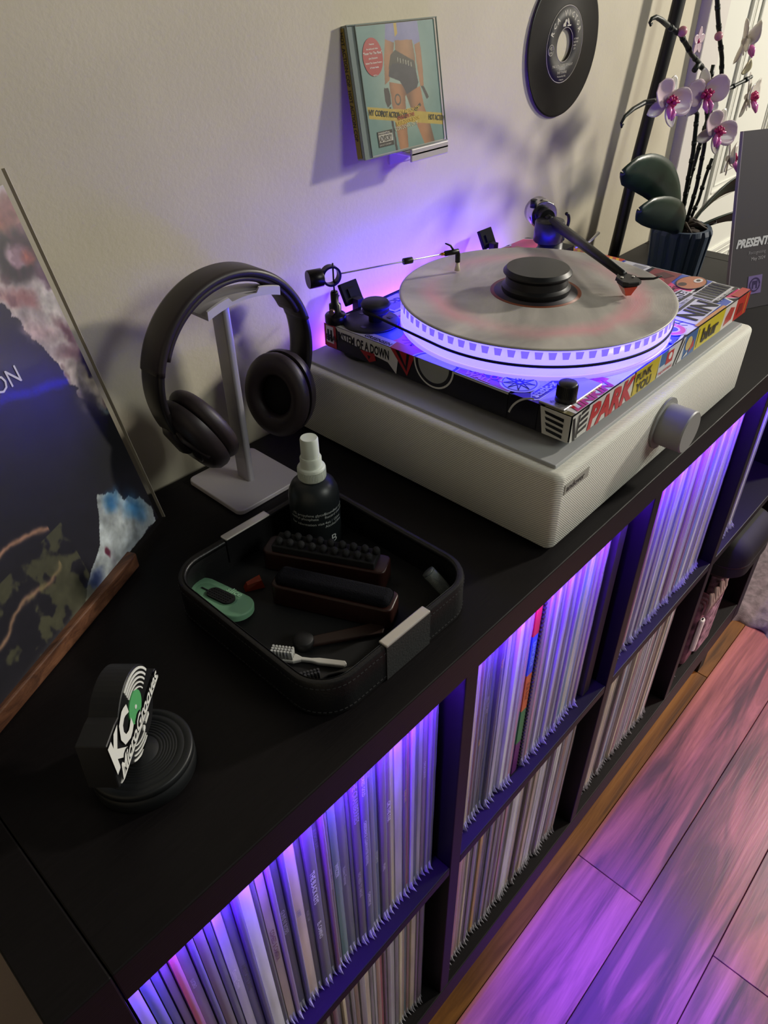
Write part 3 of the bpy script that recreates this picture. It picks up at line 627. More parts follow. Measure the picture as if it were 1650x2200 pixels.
o, d = stick(FL, [(arcband(0.290, 0.000, 0.0315, 0.0335, 100, 165), '#c4c4c0')])
# corner emblem
o, d = both([(LC([(0.292, H), (0.297, 0.0), (0.325, 0.0), (0.325, H)]), '#c8c8c2')], [(TC([(0, DT-0.296), (0.020, DT-0.302), (0.024, DT-0.3245), (0, DT-0.3245)]), '#6f6848')])
for q in range(4): stick(FL, [(LC([(0.297+0.001*q, H-0.003-q*0.0058), (0.318, H-0.0045-q*0.0058), (0.318, H-0.008-q*0.0058), (0.2985+0.001*q, H-0.006-q*0.0058)]), '#121216')], dz=0.0012)
stick(FT, [([(0.004, 0.018), (0.009, 0.010), (0.013, 0.009), (0.008, 0.018)], '#b02a30')], dz=0.0012)
# --- front edge
def fs(pts, c, lab=None, dz=None): return stick(FF, [(clip(pts, 0.0003, WT-0.0003, 0.0003, H+0.0006), c)], lab, dz)
FC = lambda P: clip(P, 0.0003, WT-0.0003, 0.0003, H+0.0006)
o, d = stick(FF, [(FC(rect(0, 0, 0.030, H)), '#c9c9c3')] + [(FC([(0.012+q*0.001, 0.004+q*0.0065), (0.028, 0.006+q*0.0065), (0.029, 0.0095+q*0.0065), (0.014+q*0.001, 0.0075+q*0.0065)]), '#151518') for q in range(4)] + [(FC([(0.001, H-.002), (0.004, H-.002), (0.008, 0.006), (0.0085, 0.0), (0.0055, 0.0)]), '#151518'), (FC([(0.009, 0.002), (0.0115, 0.002), (0.0135, H-.002), (0.011, H-.002)]), '#151518')], 'black and white winged VH emblem sticker on the front corner')
o, d = stick(FF, [(FC(rect(0.030, 0, 0.116, H)), '#cfccc8')], 'red and white band name sticker folded over the front edge')
text(FF, 'PARK', 0.030, 0.0015, 0.034, flat('#b8262a', 0.3), o, 'lettering', bold=0.05, d=d+0.0003, shear=0.2)
o, d = stick(FT, [(rect(0.006, 0.0002, 0.092, 0.0115), '#d6d3d6')], dz=0.0010)
text(FT, 'LINKIN', 0.010, 0.0012, 0.0135, flat('#b8262a', 0.3), o, 'lettering', bold=0.05, d=d+0.0003, sx=1.55, shear=0.2)
o, d = stick(FF, [(FC([(0.115, 0), (0.118, H), (0.1725, H), (0.170, 0)]), '#c4b022'), (FC(rect(0.117, 0.002, 0.1185, H)), '#17150f')], 'yellow sticker on the front edge with black writing')
text(FF, 'PUNK', 0.121, 0.0155, 0.0125, flat('#17150f'), o, 'lettering', bold=0.02, d=d+0.0003); text(FF, 'YOU', 0.125, 0.002, 0.015, flat('#17150f'), o, 'lettering', bold=0.02, d=d+0.0003)
o, d = stick(FF, [(FC(rect(0.172, 0, 0.205, H)), '#c9cbd2'), (FC(rect(0.174, 0.012, 0.190, H)), '#3a6aa0'), (FC(rect(0.188, 0.010, 0.204, 0.024)), '#b63034'), (FC(circ(0.197, 0.018, 0.004, 12)), '#e0e0e0')])
text(FF, 'THE OFFSPRING', 0.173, 0.003, 0.0045, flat('#b63034'), o, 'lettering', bold=0.03, d=d+0.0003)
o, d = stick(FF, [(FC(rect(0.205, 0, 0.231, H)), '#d0d0d2'), (FC([(0.208, 0), (0.213, 0), (0.226, H), (0.221, H)]), '#1a1a1e'), (FC([(0.216, 0), (0.219, 0), (0.2295, 0.022), (0.229, 0.026)]), '#1a1a1e')])
o, d = stick(FF, [(FC(rect(0.231, 0, 0.264, H)), '#2e5f9c'), (FC(circ(0.243, 0.016, 0.008, 18)), '#c9b070'), (FC([(0.246, 0.004), (0.258, 0.008), (0.254, 0.018), (0.250, 0.012)]), '#b8323a'), (FC([(0.233, 0.002), (0.244, 0.003), (0.242, 0.007)]), '#e0d8d0')])
o, d = stick(FF, [(FC([(0.262, 0), (0.2625, H), (0.340, H), (0.338, 0)]), '#c8b81e'), (FC([(0.265, 0.003), (0.266, H-.003), (0.2675, H-.003), (0.2665, 0.003)]), '#16140e')], 'bright yellow sticker with black lettering on the front edge')
text(FF, 'blur', 0.276, 0.0055, 0.024, flat('#16140e'), o, 'lettering', bold=0.03, d=d+0.0003, sx=1.15)
o, d = stick(FT, [(rect(0.262, 0.0002, 0.339, 0.0045), '#c88a4a')], dz=0.0011)
o, d = stick(FF, [(FC([(0.334, 0), (0.336, H), (0.374, H), (0.370, 0)]), '#d2cac6'), (FC([(0.340, 0.004), (0.362, 0.006), (0.366, 0.020), (0.352, 0.024), (0.342, 0.014)]), '#b03a34')])
o, d = stick(FF, [(FC(rect(0.370, 0, WT, H)), '#ae2420'), (FC(rect(0.400, 0.002, 0.402, H)), '#c89030'), (FC([(0.378, 0.006), (0.394, 0.008), (0.392, 0.018), (0.380, 0.020)]), '#7a1512')], 'red sticker wrapping the far front corner')
o, d = stick(FT, [(rect(0.375, 0.0002, WT-.0003, 0.010), '#b02824')], dz=0.0011)
# --- named stickers on the top
o, d = stick(FT, [(circ(0.033, 0.134, 0.0245, 40), '#cdd0e8'), (circ(0.033, 0.134, 0.0235, 40), '#3344b4'), (circ(0.033, 0.134, 0.0150, 32), '#c8c8e8')], 'round sticker with a red asterisk inside a ring of letters')
mb = MB()
for q in range(4): mb.poly(FT, rect(0.033-0.0030, 0.134-0.013, 0.033+0.0030, 0.134+0.013, 45*q), d, d+0.0002)
mb.build('artwork', flat('#e0407c'), o)
ringtext(FT, 'RED HOT CHILI PEPPERS', 0.033, 0.134, 0.0168, 0.0068, flat('#dfe2f8'), o, a0=-45+180, step=math.radians(17), bold=0.05, d=d+0.0003)
o, d = stick(FT, [(circ(0.022, 0.072, 0.0195, 36), '#d6d8ee'), (circ(0.022, 0.072, 0.0172, 36), '#4a46c0'), (circ(0.022, 0.072, 0.0160, 36), '#c3c6ea')], 'round white sticker with a nine-pointed star')
mb = MB()
for q in range(9):
    a0, a1 = math.radians(40*q+10), math.radians(40*(q+4)+10)
    mb.tube([FT(0.022+0.0155*math.cos(a0), 0.072+0.0155*math.sin(a0), d), FT(0.022+0.0155*math.cos(a1), 0.072+0.0155*math.sin(a1), d)], 0.0005, 4)
mb.build('artwork', flat('#3a36b0'), o)
o, d = stick(FT, [([(-.000, 0.0445), (0.006, 0.0385), (0.050, 0.0385), (0.058, 0.046), (0.055, 0.0525), (0.012, 0.0525)], '#cfd0ee'), ([(0.002, 0.045), (0.007, 0.040), (0.049, 0.040), (0.0555, 0.046), (0.053, 0.051), (0.013, 0.051)], '#4d43b4')])
text(FT, 'static-x', 0.007, 0.0425, 0.0125, flat('#dcdcf4'), o, 'lettering', bold=0.04, d=d+0.0003)
text(FT, 'MY', 0.050, 0.100, 0.012, flat('#e46a9c'), o, 'lettering', d=0.0022, bold=0.03); text(FT, 'WAY', 0.047, 0.086, 0.015, flat('#d4c8f0'), o, 'lettering', d=0.0022, bold=0.03)
o, d = stick(FT, [(circ(0.078, 0.070, 0.0155, 30), '#c5c8ee'), (circ(0.078, 0.070, 0.014, 30), '#5a54c8')])
ringtext(FT, 'GODSMACK', 0.078, 0.070, 0.0085, 0.006, flat('#dcdcf6'), o, step=0.7, d=d+0.0003)
# arrow sticker near the speed knob
o, d = stick(FT, [(rect(0.045, 0.030, 0.074, 0.056, -8), '#8b86e4'), ([(0.052, 0.034), (0.056, 0.034), (0.056, 0.046), (0.064, 0.046), (0.064, 0.050), (0.052, 0.050)], '#33309c'), ([(0.049, 0.036), (0.059, 0.036), (0.054, 0.030)], '#33309c')])
o, d = stick(FT, [(circ(0.158, 0.0195, 0.0190, 36), '#d2b8dc'), (circ(0.158, 0.0195, 0.0168, 36), '#5048c8'), (circ(0.158, 0.0195, 0.0148, 36), '#e27ac0')], 'round pink sticker near the front edge')
text(FT, 'PINK', 0.147, 0.013, 0.0125, flat('#4a3cc0'), o, 'lettering', d=d+0.0003, bold=0.04)
o, d = stick(FT, [(circ(0.236, 0.0205, 0.0175, 36), '#dcc0e2'), (circ(0.236, 0.0205, 0.0160, 36), '#e0508a'), (circ(0.236, 0.0195, 0.0095, 30), '#e6d0ee'), (circ(0.236, 0.0185, 0.0065, 30), '#3a4ad0')], 'round red and blue sticker near the front edge')
ringtext(FT, 'blink-182', 0.236, 0.0205, 0.0108, 0.0062, flat('#f0e4f4'), o, step=0.42, d=d+0.0003)
o, d = stick(FT, [(rect(0.200, 0.002, 0.219, 0.017, 10), '#2c3ac0'), (circ(0.206, 0.010, 0.005, 14), '#c8cced')])
o, d = stick(FT, [(rect(0.264, 0.0055, 0.338, 0.040, 2), '#cdcdd6'), (rect(0.266, 0.035, 0.336, 0.039, 2), '#2a2a30')], 'white sticker with large black letters near the front edge')
text(FT, 'NIN', 0.272, 0.0085, 0.034, flat('#1a1a20'), o, 'lettering', bold=0.03, d=d+0.0003, sx=1.05)
o, d = stick(FT, [(rect(0.340, 0.018, 0.404, 0.046, 0), '#d2d2d6'), (rect(0.340, 0.0125, 0.406, 0.0175, 0), '#18181c')] + [(rect(0.343+q*0.0085, 0.020, 0.349+q*0.0085, 0.044), '#1c1c20') for q in range(7)], 'black and white striped lettering sticker at the far front corner')
text(FT, 'ELECTRIC SEVENTY', 0.345, 0.0132, 0.0052, flat('#d8d8dc'), o, 'lettering', bold=0.03, d=d+0.0003)
o, d = stick(FT, [([(0.300, 0.055), (0.305, 0.045), (0.352, 0.044), (0.354, 0.064), (0.310, 0.067)], '#c6c6d2'), ([(0.302, 0.0555), (0.307, 0.047), (0.350, 0.046), (0.352, 0.062), (0.311, 0.065)], '#232330')])
text(FT, 'BEATLES', 0.306, 0.0505, 0.0125, flat('#d6d6e0'), o, 'lettering', bold=0.04, d=d+0.0003)
o, d = stick(FT, [(rect(0.292, 0.041, 0.345, 0.0445), '#c8c8d6')])
text(FT, 'MORE THAN THIS', 0.293, 0.0413, 0.0045, flat('#20202a'), o, 'lettering', d=d+0.0003)
o, d = stick(FT, [(circ(0.385, 0.064, 0.026, 30, ry=0.017), '#2a2024'), (circ(0.385, 0.064, 0.0245, 30, ry=0.0155), '#b5714f'), (circ(0.372, 0.070, 0.007, 16, ry=0.005), '#3a2420'), (circ(0.396, 0.060, 0.0085, 20, ry=0.005), '#ddd6d2'), (circ(0.396, 0.060, 0.004, 14, ry=0.0025), '#201818')], 'tan oval sticker with a white eye shape')
o, d = stick(FT, [(rect(0.345, 0.084, 0.405, 0.120, 4), '#7a2a30'), (rect(0.352, 0.090, 0.372, 0.112, 30), '#a33a40'), (rect(0.378, 0.092, 0.396, 0.110, -20), '#4a1a20')], 'dark red sticker at the far right of the plinth')
o, d = stick(FT, [(rect(0.350, 0.128, 0.405, 0.165, -3), '#c9c9cc'), (rect(0.354, 0.132, 0.401, 0.150, -3), '#8e8e92')])
mb = MB()
for q in range(9): mb.poly(FT, rect(0.385+0.001*q, 0.170+q*0.010, 0.405, 0.174+q*0.010, 25), 0.0022, 0.0024)
o, d = stick(FT, [(rect(0.380, 0.168, 0.4095, 0.262), '#b83a26')], 'orange-red striped sticker along the far edge'); mb.build('artwork', flat('#d8b030'), o)
o, d = stick(FT, [(circ(0.295, 0.292, 0.026, 32, ry=0.018), '#d2c8c8'), (circ(0.295, 0.292, 0.023, 32, ry=0.015), '#b82c30'), (circ(0.295, 0.292, 0.018, 32, ry=0.011), '#dcd8d8')], 'oval red and white sticker at the back of the plinth')
text(FT, 'RADIO', 0.280, 0.288, 0.010, flat('#2c4aa0'), o, 'lettering', bold=0.04, d=d+0.0003)
o, d = stick(FT, [(rect(0.325, 0.280, 0.365, 0.310, 6), '#b87850'), (rect(0.330, 0.285, 0.345, 0.300, 20), '#4a2a20')])
o, d = stick(FT, [(rect(0.120, 0.300, 0.175, 0.3225, 0), '#a8a4b8'), (rect(0.124, 0.303, 0.171, 0.320, 0), '#54506a')])
o, d = stick(FT, [(rect(0.072, 0.282, 0.118, 0.320, 3), '#c9c2ea'), (rect(0.076, 0.286, 0.114, 0.300, 3), '#6a5cd0')])
text(FT, 'MOD', 0.078, 0.300, 0.013, flat('#3c34a0'), o, 'lettering', bold=0.03, d=d+0.0003)
o, d = stick(FT, [(rect(0.060, 0.252, 0.082, 0.280, -8), '#d0c8ec')])
text(FT, 'R.E.D', 0.056, 0.262, 0.011, flat('#d0303c'), o, 'lettering', bold=0.05, d=d+0.0003)
# speed control
o = MB().box(PX0+0.0015, PX0+0.0700, PY0+0.0098, PY0+0.0370, PZ1+0.0006, PZ1+0.0030).build('control_plate', mat('speed_plate', '#b4b2b8', 0.35, 0.6), tt); bevel(o, 0.0006, 1)
for s_, w_, q in (('45', 0.0085, 0.0), ('33', 0.0065, 0), ('off', 0.012, 0)):
    pos = {'45': (0.0055, 0.0240), '33': (0.0060, 0.0180), 'off': (0.0090, 0.0120)}[s_]
    text(FT, s_, pos[0], pos[1], 0.0052, flat('#2a2a30'), tt, 'lettering', d=0.0033, rot=math.radians(20))
mb = MB().lathe([(0, 0), (0.0100, 0), (0.0100, 0.003), (0.0092, 0.004), (0.0092, 0.0165), (0.0082, 0.018), (0, 0.018)], (PX0+0.0190, PY0+0.0190, PZ1+0.003), seg=40); 
for q in range(40):
    a = 2*math.pi*q/40; c = (PX0+0.0190+0.0093*math.cos(a), PY0+0.0190+0.0093*math.sin(a)); mb.box(c[0]-0.0003, c[0]+0.0003, c[1]-0.0003, c[1]+0.0003, PZ1+0.0075, PZ1+0.019)
mb.build('speed_knob', M_black, tt)
# feet
for x_, y_, r_, h_ in ((0.552, 0.318, 0.034, 0), (0.872, 0.318, 0.022, 0), (0.565, 0.085, 0.022, 0), (0.872, 0.085, 0.022, 0)):
    MB().lathe([(0, 0), (r_*0.8, 0), (r_, 0.002), (r_, PZ0-0.0917), (0, PZ0-0.0917)], (x_, y_, 0.0917), seg=32).build('foot', M_rubber, tt)
# motor cover, pulley, belt
MCX, MCY = 0.552, 0.318
o = MB().lathe([(0, 0), (0.0325, 0), (0.0325, 0.0015), (0.0315, 0.0026), (0, 0.0026)], (MCX, MCY, PZ1+0.0008), seg=48).build('motor_cover', mat('motor_black', '#131318', 0.5), tt)
mb = MB()
for a in (200, 330, 75): mb.box(MCX+0.022*math.cos(math.radians(a))-0.0022, MCX+0.022*math.cos(math.radians(a))+0.0022, MCY+0.022*math.sin(math.radians(a))-0.003, MCY+0.022*math.sin(math.radians(a))+0.003, PZ1+0.0034, PZ1+0.0038)
mb.build('vent_slot', M_inkb, o)
MB().lathe([(0, 0), (0.008, 0), (0.008, 0.006), (0.0145, 0.010), (0.0155, 0.0125), (0.013, 0.0142), (0.016, 0.017), (0.0168, 0.019), (0.0145, 0.0225), (0, 0.0228)], (MCX+0.003, MCY-0.004, PZ1+0.0034), seg=40).build('pulley', M_matte, tt)
DC = Vector((0.677, 0.185)); PR = 0.1492
zb = PZ1 + 0.0157
plx = mat('acrylic_lit', '#c8b8ff', 0.15, emit=(0.12, 0.098, 1.0), estr=3.8)
M_pd = mat('acrylic_lit_dim', '#8f84e0', 0.3, emit=(0.13, 0.08, 0.75), estr=1.3)
MB().lathe([(0, PZ1+0.0012), (0.085, PZ1+0.0012), (0.085, PZ1+0.0045), (PR-0.0015, PZ1+0.0045), (PR, PZ1+0.006), (PR, 0.1575), (0, 0.1575)], (DC.x, DC.y, 0), seg=128).build('platter', plx, tt)
MB().lathe([(PR-0.004, PZ1+0.0008), (PR+0.0004, PZ1+0.0008), (PR+0.0004, PZ1+0.0040), (PR-0.004, PZ1+0.0040)], (DC.x, DC.y, 0), seg=128, close=True).build('led_ring', mat('led_ring_purple', '#8060ff', 0.3, emit=(0.006, 0.0045, 1.0), estr=60.0), tt)
mb = MB()
for q in range(72):
    a = 2*math.pi*q/72; ux, uy = math.cos(a), math.sin(a); hw0, hw1 = 0.0041, 0.0028; R0 = PR+0.0004
    pt = lambda w, z, R_: Vector((DC.x+ux*R_-uy*w, DC.y+uy*R_+ux*w, z))
    mb.add([pt(-hw0, 0.1562, R0-.0002), pt(hw0, 0.1562, R0-.0002), pt(hw1, 0.1490, R0), pt(-hw1, 0.1490, R0), pt(-hw0, 0.1562, R0-.003), pt(hw0, 0.1562, R0-.003), pt(hw1, 0.1490, R0-.003), pt(-hw1, 0.1490, R0-.003)], [(0,1,2,3),(7,6,5,4),(0,4,5,1),(1,5,6,2),(2,6,7,3),(3,7,4,0)])
o = mb.build('refraction_facet', M_pd, tt); o['kind'] = 'stuff'  # refraction pattern of the lit rim, put in as dimmer coloured blocks
# belt: around platter and pulley, tangent lines
c1 = Vector((DC.x, DC.y)); r1 = PR+0.0006; c2 = Vector((MCX+0.003, MCY-0.004)); r2 = 0.0138
dv = c2-c1; dist = dv.length; th = math.atan2(dv.y, dv.x); al_ = math.acos((r1-r2)/dist); pts = []
for i in range(101):
    a = th + al_ + (2*math.pi-2*al_)*i/100; pts.append((c1.x+r1*math.cos(a), c1.y+r1*math.sin(a), zb))
for i in range(13):
    a = th - al_ + 2*al_*i/12; pts.append((c2.x+r2*math.cos(a), c2.y+r2*math.sin(a), zb+0.0012))
MB().sweep(pts, [(-0.0006, -0.0013), (0.0006, -0.0013), (0.0006, 0.0013), (-0.0006, 0.0013)], (0, 0, 1), closed=True).build('drive_belt', M_rubber, tt)
# dust-cover hinges
for hx_ in (0.5775, 0.848):
    hg = MB().rbox(hx_-0.014, hx_+0.014, -0.0025, 0.0025, 0, 0.026, 0.001, M=Matrix.Translation((0, 0.370, PZ1+0.002)) @ Matrix.Rotation(math.radians(-28), 4, 'X'), er=0.001).build('hinge', mat('hinge_black', '#0a0a0c', 0.85, spec=0.2), tt); bevel(hg, 0.003, 2)
    MB().box(hx_-0.005, hx_+0.005, 0.3595, 0.3685, 0.112, PZ1+0.010).build('bracket', M_matte, hg)
    MB().box(hx_-0.006, hx_+0.006, -0.0045, -0.002, 0.008, 0.018, M=Matrix.Translation((0, 0.370, PZ1+0.002)) @ Matrix.Rotation(math.radians(-28), 4, 'X')).build('cover_slot', MATS['hinge_black'], hg)
# tonearm
AX, AY = 0.868, 0.286
ta = MB().lathe([(0, 0), (0.023, 0), (0.023, 0.003), (0.0185, 0.004), (0.0185, 0.012), (0.0165, 0.0125), (0.0165, 0.022), (0, 0.022)], (AX, AY, PZ1+0.001), seg=36).build('tonearm', M_black, tt); ta['label'] = 'black tonearm with an orange cartridge'
o = MB().lathe([(0, 0), (0.0175, 0), (0.0195, 0.002), (0.0195, 0.026), (0.018, 0.028), (0, 0.0285)], (AX-0.004, AY+0.002, 0.149), seg=36).build('bearing_housing', mat('housing', '#17161c', 0.35), ta)
st = Vector((0.7279, 0.0988, 0.1612)); hd = Vector((0.7365, 0.1140, 0.1785)); pv = Vector((AX-0.006, AY-0.004, 0.1755)); dr_ = (hd-pv).normalized()
MB().tube([pv, pv+(hd-pv)*0.5, hd], [0.0068, 0.0058, 0.0044], 16).build('arm_tube', M_black, ta)
MB().cyl(pv - dr_*0.062, 0.0185, 0.028, dr_, 36, 0.001).build('counterweight', mat('polished_weight', '#b9b6b6', 0.18, 1.0), ta)
MB().cyl(pv - dr_*0.035, 0.0105, 0.014, dr_, 24).build('weight_ring', M_black, ta)
MB().cyl((AX-0.004, AY+0.030, 0.188), 0.0045, 0.010).build('weight_knob', M_matte, ta)
MB().tube([pv-dr_*0.01, pv-dr_*0.045], 0.005, 12).build('rear_tube', M_black, ta)
# headshell
e_ = Vector((dr_.x, dr_.y, 0)).normalized(); n_ = Vector((-e_.y, e_.x, 0)); HM = Matrix((e_, n_, Vector((0, 0, 1)))).transposed().to_4x4(); HM.translation = Vector((hd.x, hd.y, hd.z))
mb = MB(); shp = [(-0.004, -0.005), (0.006, -0.0115), (0.022, -0.0105), (0.026, -0.006), (0.026, 0.006), (0.022, 0.0105), (0.006, 0.0115), (-0.004, 0.005)]
FH = lambda s, t, d=0: HM @ Vector((s, t, d)); mb.poly(FH, shp, -0.0035, 0.0005)
hs = mb.build('headshell', M_black, ta); bevel(hs, 0.0008, 2)
MB().tube([FH(0.012, 0.010, -0.001), FH(0.014, 0.018, -0.001), FH(0.018, 0.026, 0.000), FH(0.020, 0.034, 0.003)], [0.0018, 0.0015, 0.0013, 0.001], 8).build('finger_lift', M_black, hs)
for t_ in (-0.0065, 0.0065): MB().cyl(FH(0.010, t_, 0.0004), 0.0017, 0.0012, seg=12).build('screw', M_chrome, hs)
mb = MB(); mb.add([FH(*p) for p in ((0.003,-0.0082,-0.0035),(0.020,-0.0082,-0.0035),(0.020,0.0082,-0.0035),(0.003,0.0082,-0.0035),(0.004,-0.0082,-0.0065),(0.020,-0.0082,-0.0065),(0.020,0.0082,-0.0065),(0.004,0.0082,-0.0065))], [(0,1,2,3),(7,6,5,4),(0,4,5,1),(1,5,6,2),(2,6,7,3),(3,7,4,0)])
mb.build('cartridge_mount', M_matte, hs)
mb = MB(); mb.add([FH(*p) for p in ((0.003,-0.0075,-0.0065),(0.021,-0.0075,-0.0065),(0.021,0.0075,-0.0065),(0.003,0.0075,-0.0065),(0.011,-0.0030,-0.0162),(0.019,-0.0030,-0.0162),(0.019,0.0030,-0.0162),(0.011,0.0030,-0.0162))], [(0,1,2,3),(7,6,5,4),(0,4,5,1),(1,5,6,2),(2,6,7,3),(3,7,4,0)])
mb.build('cartridge', mat('amber_plastic', '#d8481c', 0.15, trans=0.25, coat=0.5), hs)
mb = MB()
for q, c in enumerate(((-.005), (-.0017), (.0017), (.005))): mb.tube([FH(0.004, c, -0.004), FH(-0.004, c*1.3, -0.007), FH(-0.008, c*0.4, -0.002)], 0.0004, 5)
mb.build('lead_wire', mat('wire_pale', '#c8b8c8', 0.4), hs)
# cueing lever, anti-skate hook, arm rest
MB().tube([(AX+0.018, AY-0.028, 0.142), (AX+0.040, AY-0.036, 0.146), (AX+0.062, AY-0.036, 0.153)], [0.0016, 0.0016, 0.0022], 8).build('cueing_lever', M_chrome, ta)
MB().tube([(AX+0.014, AY-0.010, 0.150), (AX+0.022, AY-0.006, 0.152)] + [(AX+0.030+0.011*math.cos(math.radians(a)), AY, 0.166+0.012*math.sin(math.radians(a))) for a in range(-100, 100, 20)], 0.0022, 8).build('anti_skate_hook', M_black, ta)
MB().box(AX+0.010, AX+0.036, AY-0.016, AY+0.006, PZ1+0.001, PZ1+0.012).build('arm_base_block', M_matte, ta)

# ------------------------------------------------------------------ record on the platter, clamp
def marble():
    m = bpy.data.materials.new('marbled_grey_vinyl'); m.use_nodes = True; nt = m.node_tree; b = nt.nodes['Principled BSDF']; L = nt.links.new
    tc = nt.nodes.new('ShaderNodeTexCoord'); sx = nt.nodes.new('ShaderNodeSeparateXYZ'); L(tc.outputs['Object'], sx.inputs[0])
    ln = nt.nodes.new('ShaderNodeVectorMath'); ln.operation = 'LENGTH'; L(tc.outputs['Object'], ln.inputs[0])
    n = nt.nodes.new('ShaderNodeTexNoise'); n.inputs['Scale'].default_value = 9; n.inputs['Detail'].default_value = 5; n.inputs['Distortion'].default_value = 1.4; L(tc.outputs['Object'], n.inputs['Vector'])
    cr = nt.nodes.new('ShaderNodeValToRGB'); cr.color_ramp.elements[0].position = 0.36; cr.color_ramp.elements[0].color = s2l('#8f8b88') + (1,); cr.color_ramp.elements[1].position = 0.66; cr.color_ramp.elements[1].color = s2l('#bfbab4') + (1,); L(n.outputs[0], cr.inputs[0])
    ad = nt.nodes.new('ShaderNodeMath'); ad.operation = 'MULTIPLY_ADD'; ad.inputs[1].default_value = 0.03; L(n.outputs[0], ad.inputs[0]); L(ln.outputs['Value'], ad.inputs[2])
    pr = nt.nodes.new('ShaderNodeValToRGB'); E_ = pr.color_ramp.elements; E_[0].position = 0.105; E_[0].color = (0,0,0,1); E_[1].position = 0.128; E_[1].color = (1,1,1,1); k = E_.new(0.146); k.color = (0,0,0,1); L(ad.outputs[0], pr.inputs[0])
    n2 = nt.nodes.new('ShaderNodeTexNoise'); n2.inputs['Scale'].default_value = 5; L(tc.outputs['Object'], n2.inputs['Vector'])
    r2 = nt.nodes.new('ShaderNodeMapRange'); r2.inputs[1].default_value = 0.35; r2.inputs[2].default_value = 0.62; r2.inputs[4].default_value = 0.75; L(n2.outputs[0], r2.inputs[0])
    ml = nt.nodes.new('ShaderNodeMath'); ml.operation = 'MULTIPLY'; L(pr.outputs[0], ml.inputs[0]); L(r2.outputs[0], ml.inputs[1])
    mx = nt.nodes.new('ShaderNodeMix'); mx.data_type = 'RGBA'; L(ml.outputs[0], mx.inputs[0]); L(cr.outputs[0], mx.inputs[6]); mx.inputs[7].default_value = s2l('#dc8f9f') + (1,); L(mx.outputs[2], b.inputs['Base Color'])
    b.inputs['Roughness'].default_value = 0.42
    w = nt.nodes.new('ShaderNodeMath'); w.operation = 'MULTIPLY'; w.inputs[1].default_value = 4200; L(ln.outputs['Value'], w.inputs[0]); si = nt.nodes.new('ShaderNodeMath'); si.operation = 'SINE'; L(w.outputs[0], si.inputs[0])
    bp = nt.nodes.new('ShaderNodeBump'); bp.inputs['Strength'].default_value = 0.15; bp.inputs['Distance'].default_value = 0.0003; L(si.outputs[0], bp.inputs['Height']); L(bp.outputs[0], b.inputs['Normal'])
    return m
rec = thing('vinyl_record', 'marbled grey and pink record with a black label, lying on the lit platter', 'record', (DC.x, DC.y, 0.158))
o = MB().lathe([(0, 0), (0.150, 0), (0.151, 0.0008), (0.151, 0.0016), (0.149, 0.0024), (0.1470, 0.0020), (0.052, 0.0020), (0.050, 0.0024), (0, 0.0024)], (DC.x, DC.y, 0.158), seg=160).build('disc', marble(), rec)
o = MB().lathe([(0, 0), (0.0498, 0), (0.0498, 0.00025), (0, 0.00025)], (DC.x, DC.y, 0.1604), seg=64).build('label_paper', mat('label_orange_brown', '#8a4a30', 0.5), rec)
MB().lathe([(0, 0), (0.0458, 0), (0.0458, 0.0002), (0, 0.0002)], (DC.x, DC.y, 0.16064), seg=64).build('label_print', mat('label_black', '#28222a', 0.5), rec)
cl = MB().lathe([(0, 0), (0.0365, 0), (0.0375, 0.002), (0.0375, 0.006), (0.0355, 0.0075), (0.034, 0.009), (0.0335, 0.0165), (0.0372, 0.0205), (0.0372, 0.022), (0.0338, 0.0258), (0, 0.0260)], (DC.x, DC.y, 0.1609), seg=96).build('record_weight', mat('anodised_black', '#19191b', 0.42, 0.2), loc=(DC.x, DC.y, 0.1609))
smooth_shade(cl, 28); tag(cl, 'black puck-shaped record weight in the centre of the spinning disc', 'weight')

# ------------------------------------------------------------------ dust brush arm
BX, BY = 0.5255, 0.3485
da = thing('dust_brush_arm', 'thin steel tracking-brush arm on a black post at the plinth corner', 'brush arm', (BX, BY, PZ1+0.0012))
MB().lathe([(0, 0), (0.0118, 0), (0.0122, 0.001), (0.0122, 0.0085), (0.011, 0.010), (0.0068, 0.0105), (0.0068, 0.021), (0.0045, 0.022), (0.0045, 0.034), (0.0035, 0.036), (0, 0.036)], (BX, BY, PZ1+0.0012), seg=28).build('post', mat('gunmetal', '#1d1a1c', 0.3, 0.6), da)
MB().cyl((BX-0.007, BY-0.003, PZ1+0.0165), 0.003, 0.004, (-1, -0.5, 0)).build('lock_screw', mat('copper_screw', '#a88878', 0.3, 0.8), da)
bt = Vector((0.6677, 0.2872, 0.1615)); el = Vector((0.6677, 0.2880, 0.1845)); pc = Vector((BX-0.004, BY, 0.1815)); ad_ = (el-pc).normalized(); side = ad_.cross(Vector((0, 0, 1))).normalized()
MB().tube([(BX, BY, PZ1+0.034), (BX, BY, 0.194)], 0.0009, 8).build('spindle', M_black, da)
mb = MB(); rp = [(0.0088, -0.0042), (0.0112, -0.0042), (0.0112, 0.0042), (0.0088, 0.0042)]; mb.lathe(rp, pc, side, 40, close=True)
smooth_shade(mb.build('yoke_ring', mat('gunmetal', '#1d1a1c', 0.3, 0.6), da), 40)
MB().cyl(pc - ad_*0.0265, 0.0098, 0.0165, ad_, 32, 0.0006).build('counterweight', mat('gunmetal', '#1d1a1c', 0.3, 0.6), da)
MB().tube([pc+ad_*0.011, el-ad_*0.012], 0.0009, 8).build('rod', M_chrome, da)
L2 = (el-pc).length
MB().cyl(pc+ad_*(L2*0.555), 0.0036, 0.0115, ad_, 16, 0.0004).build('slider', M_black, da)
MB().cyl(pc+ad_*(L2-0.022), 0.0018, 0.005, ad_, 12).build('brass_collar', mat('brass', '#c79a3c', 0.3, 1.0), da)
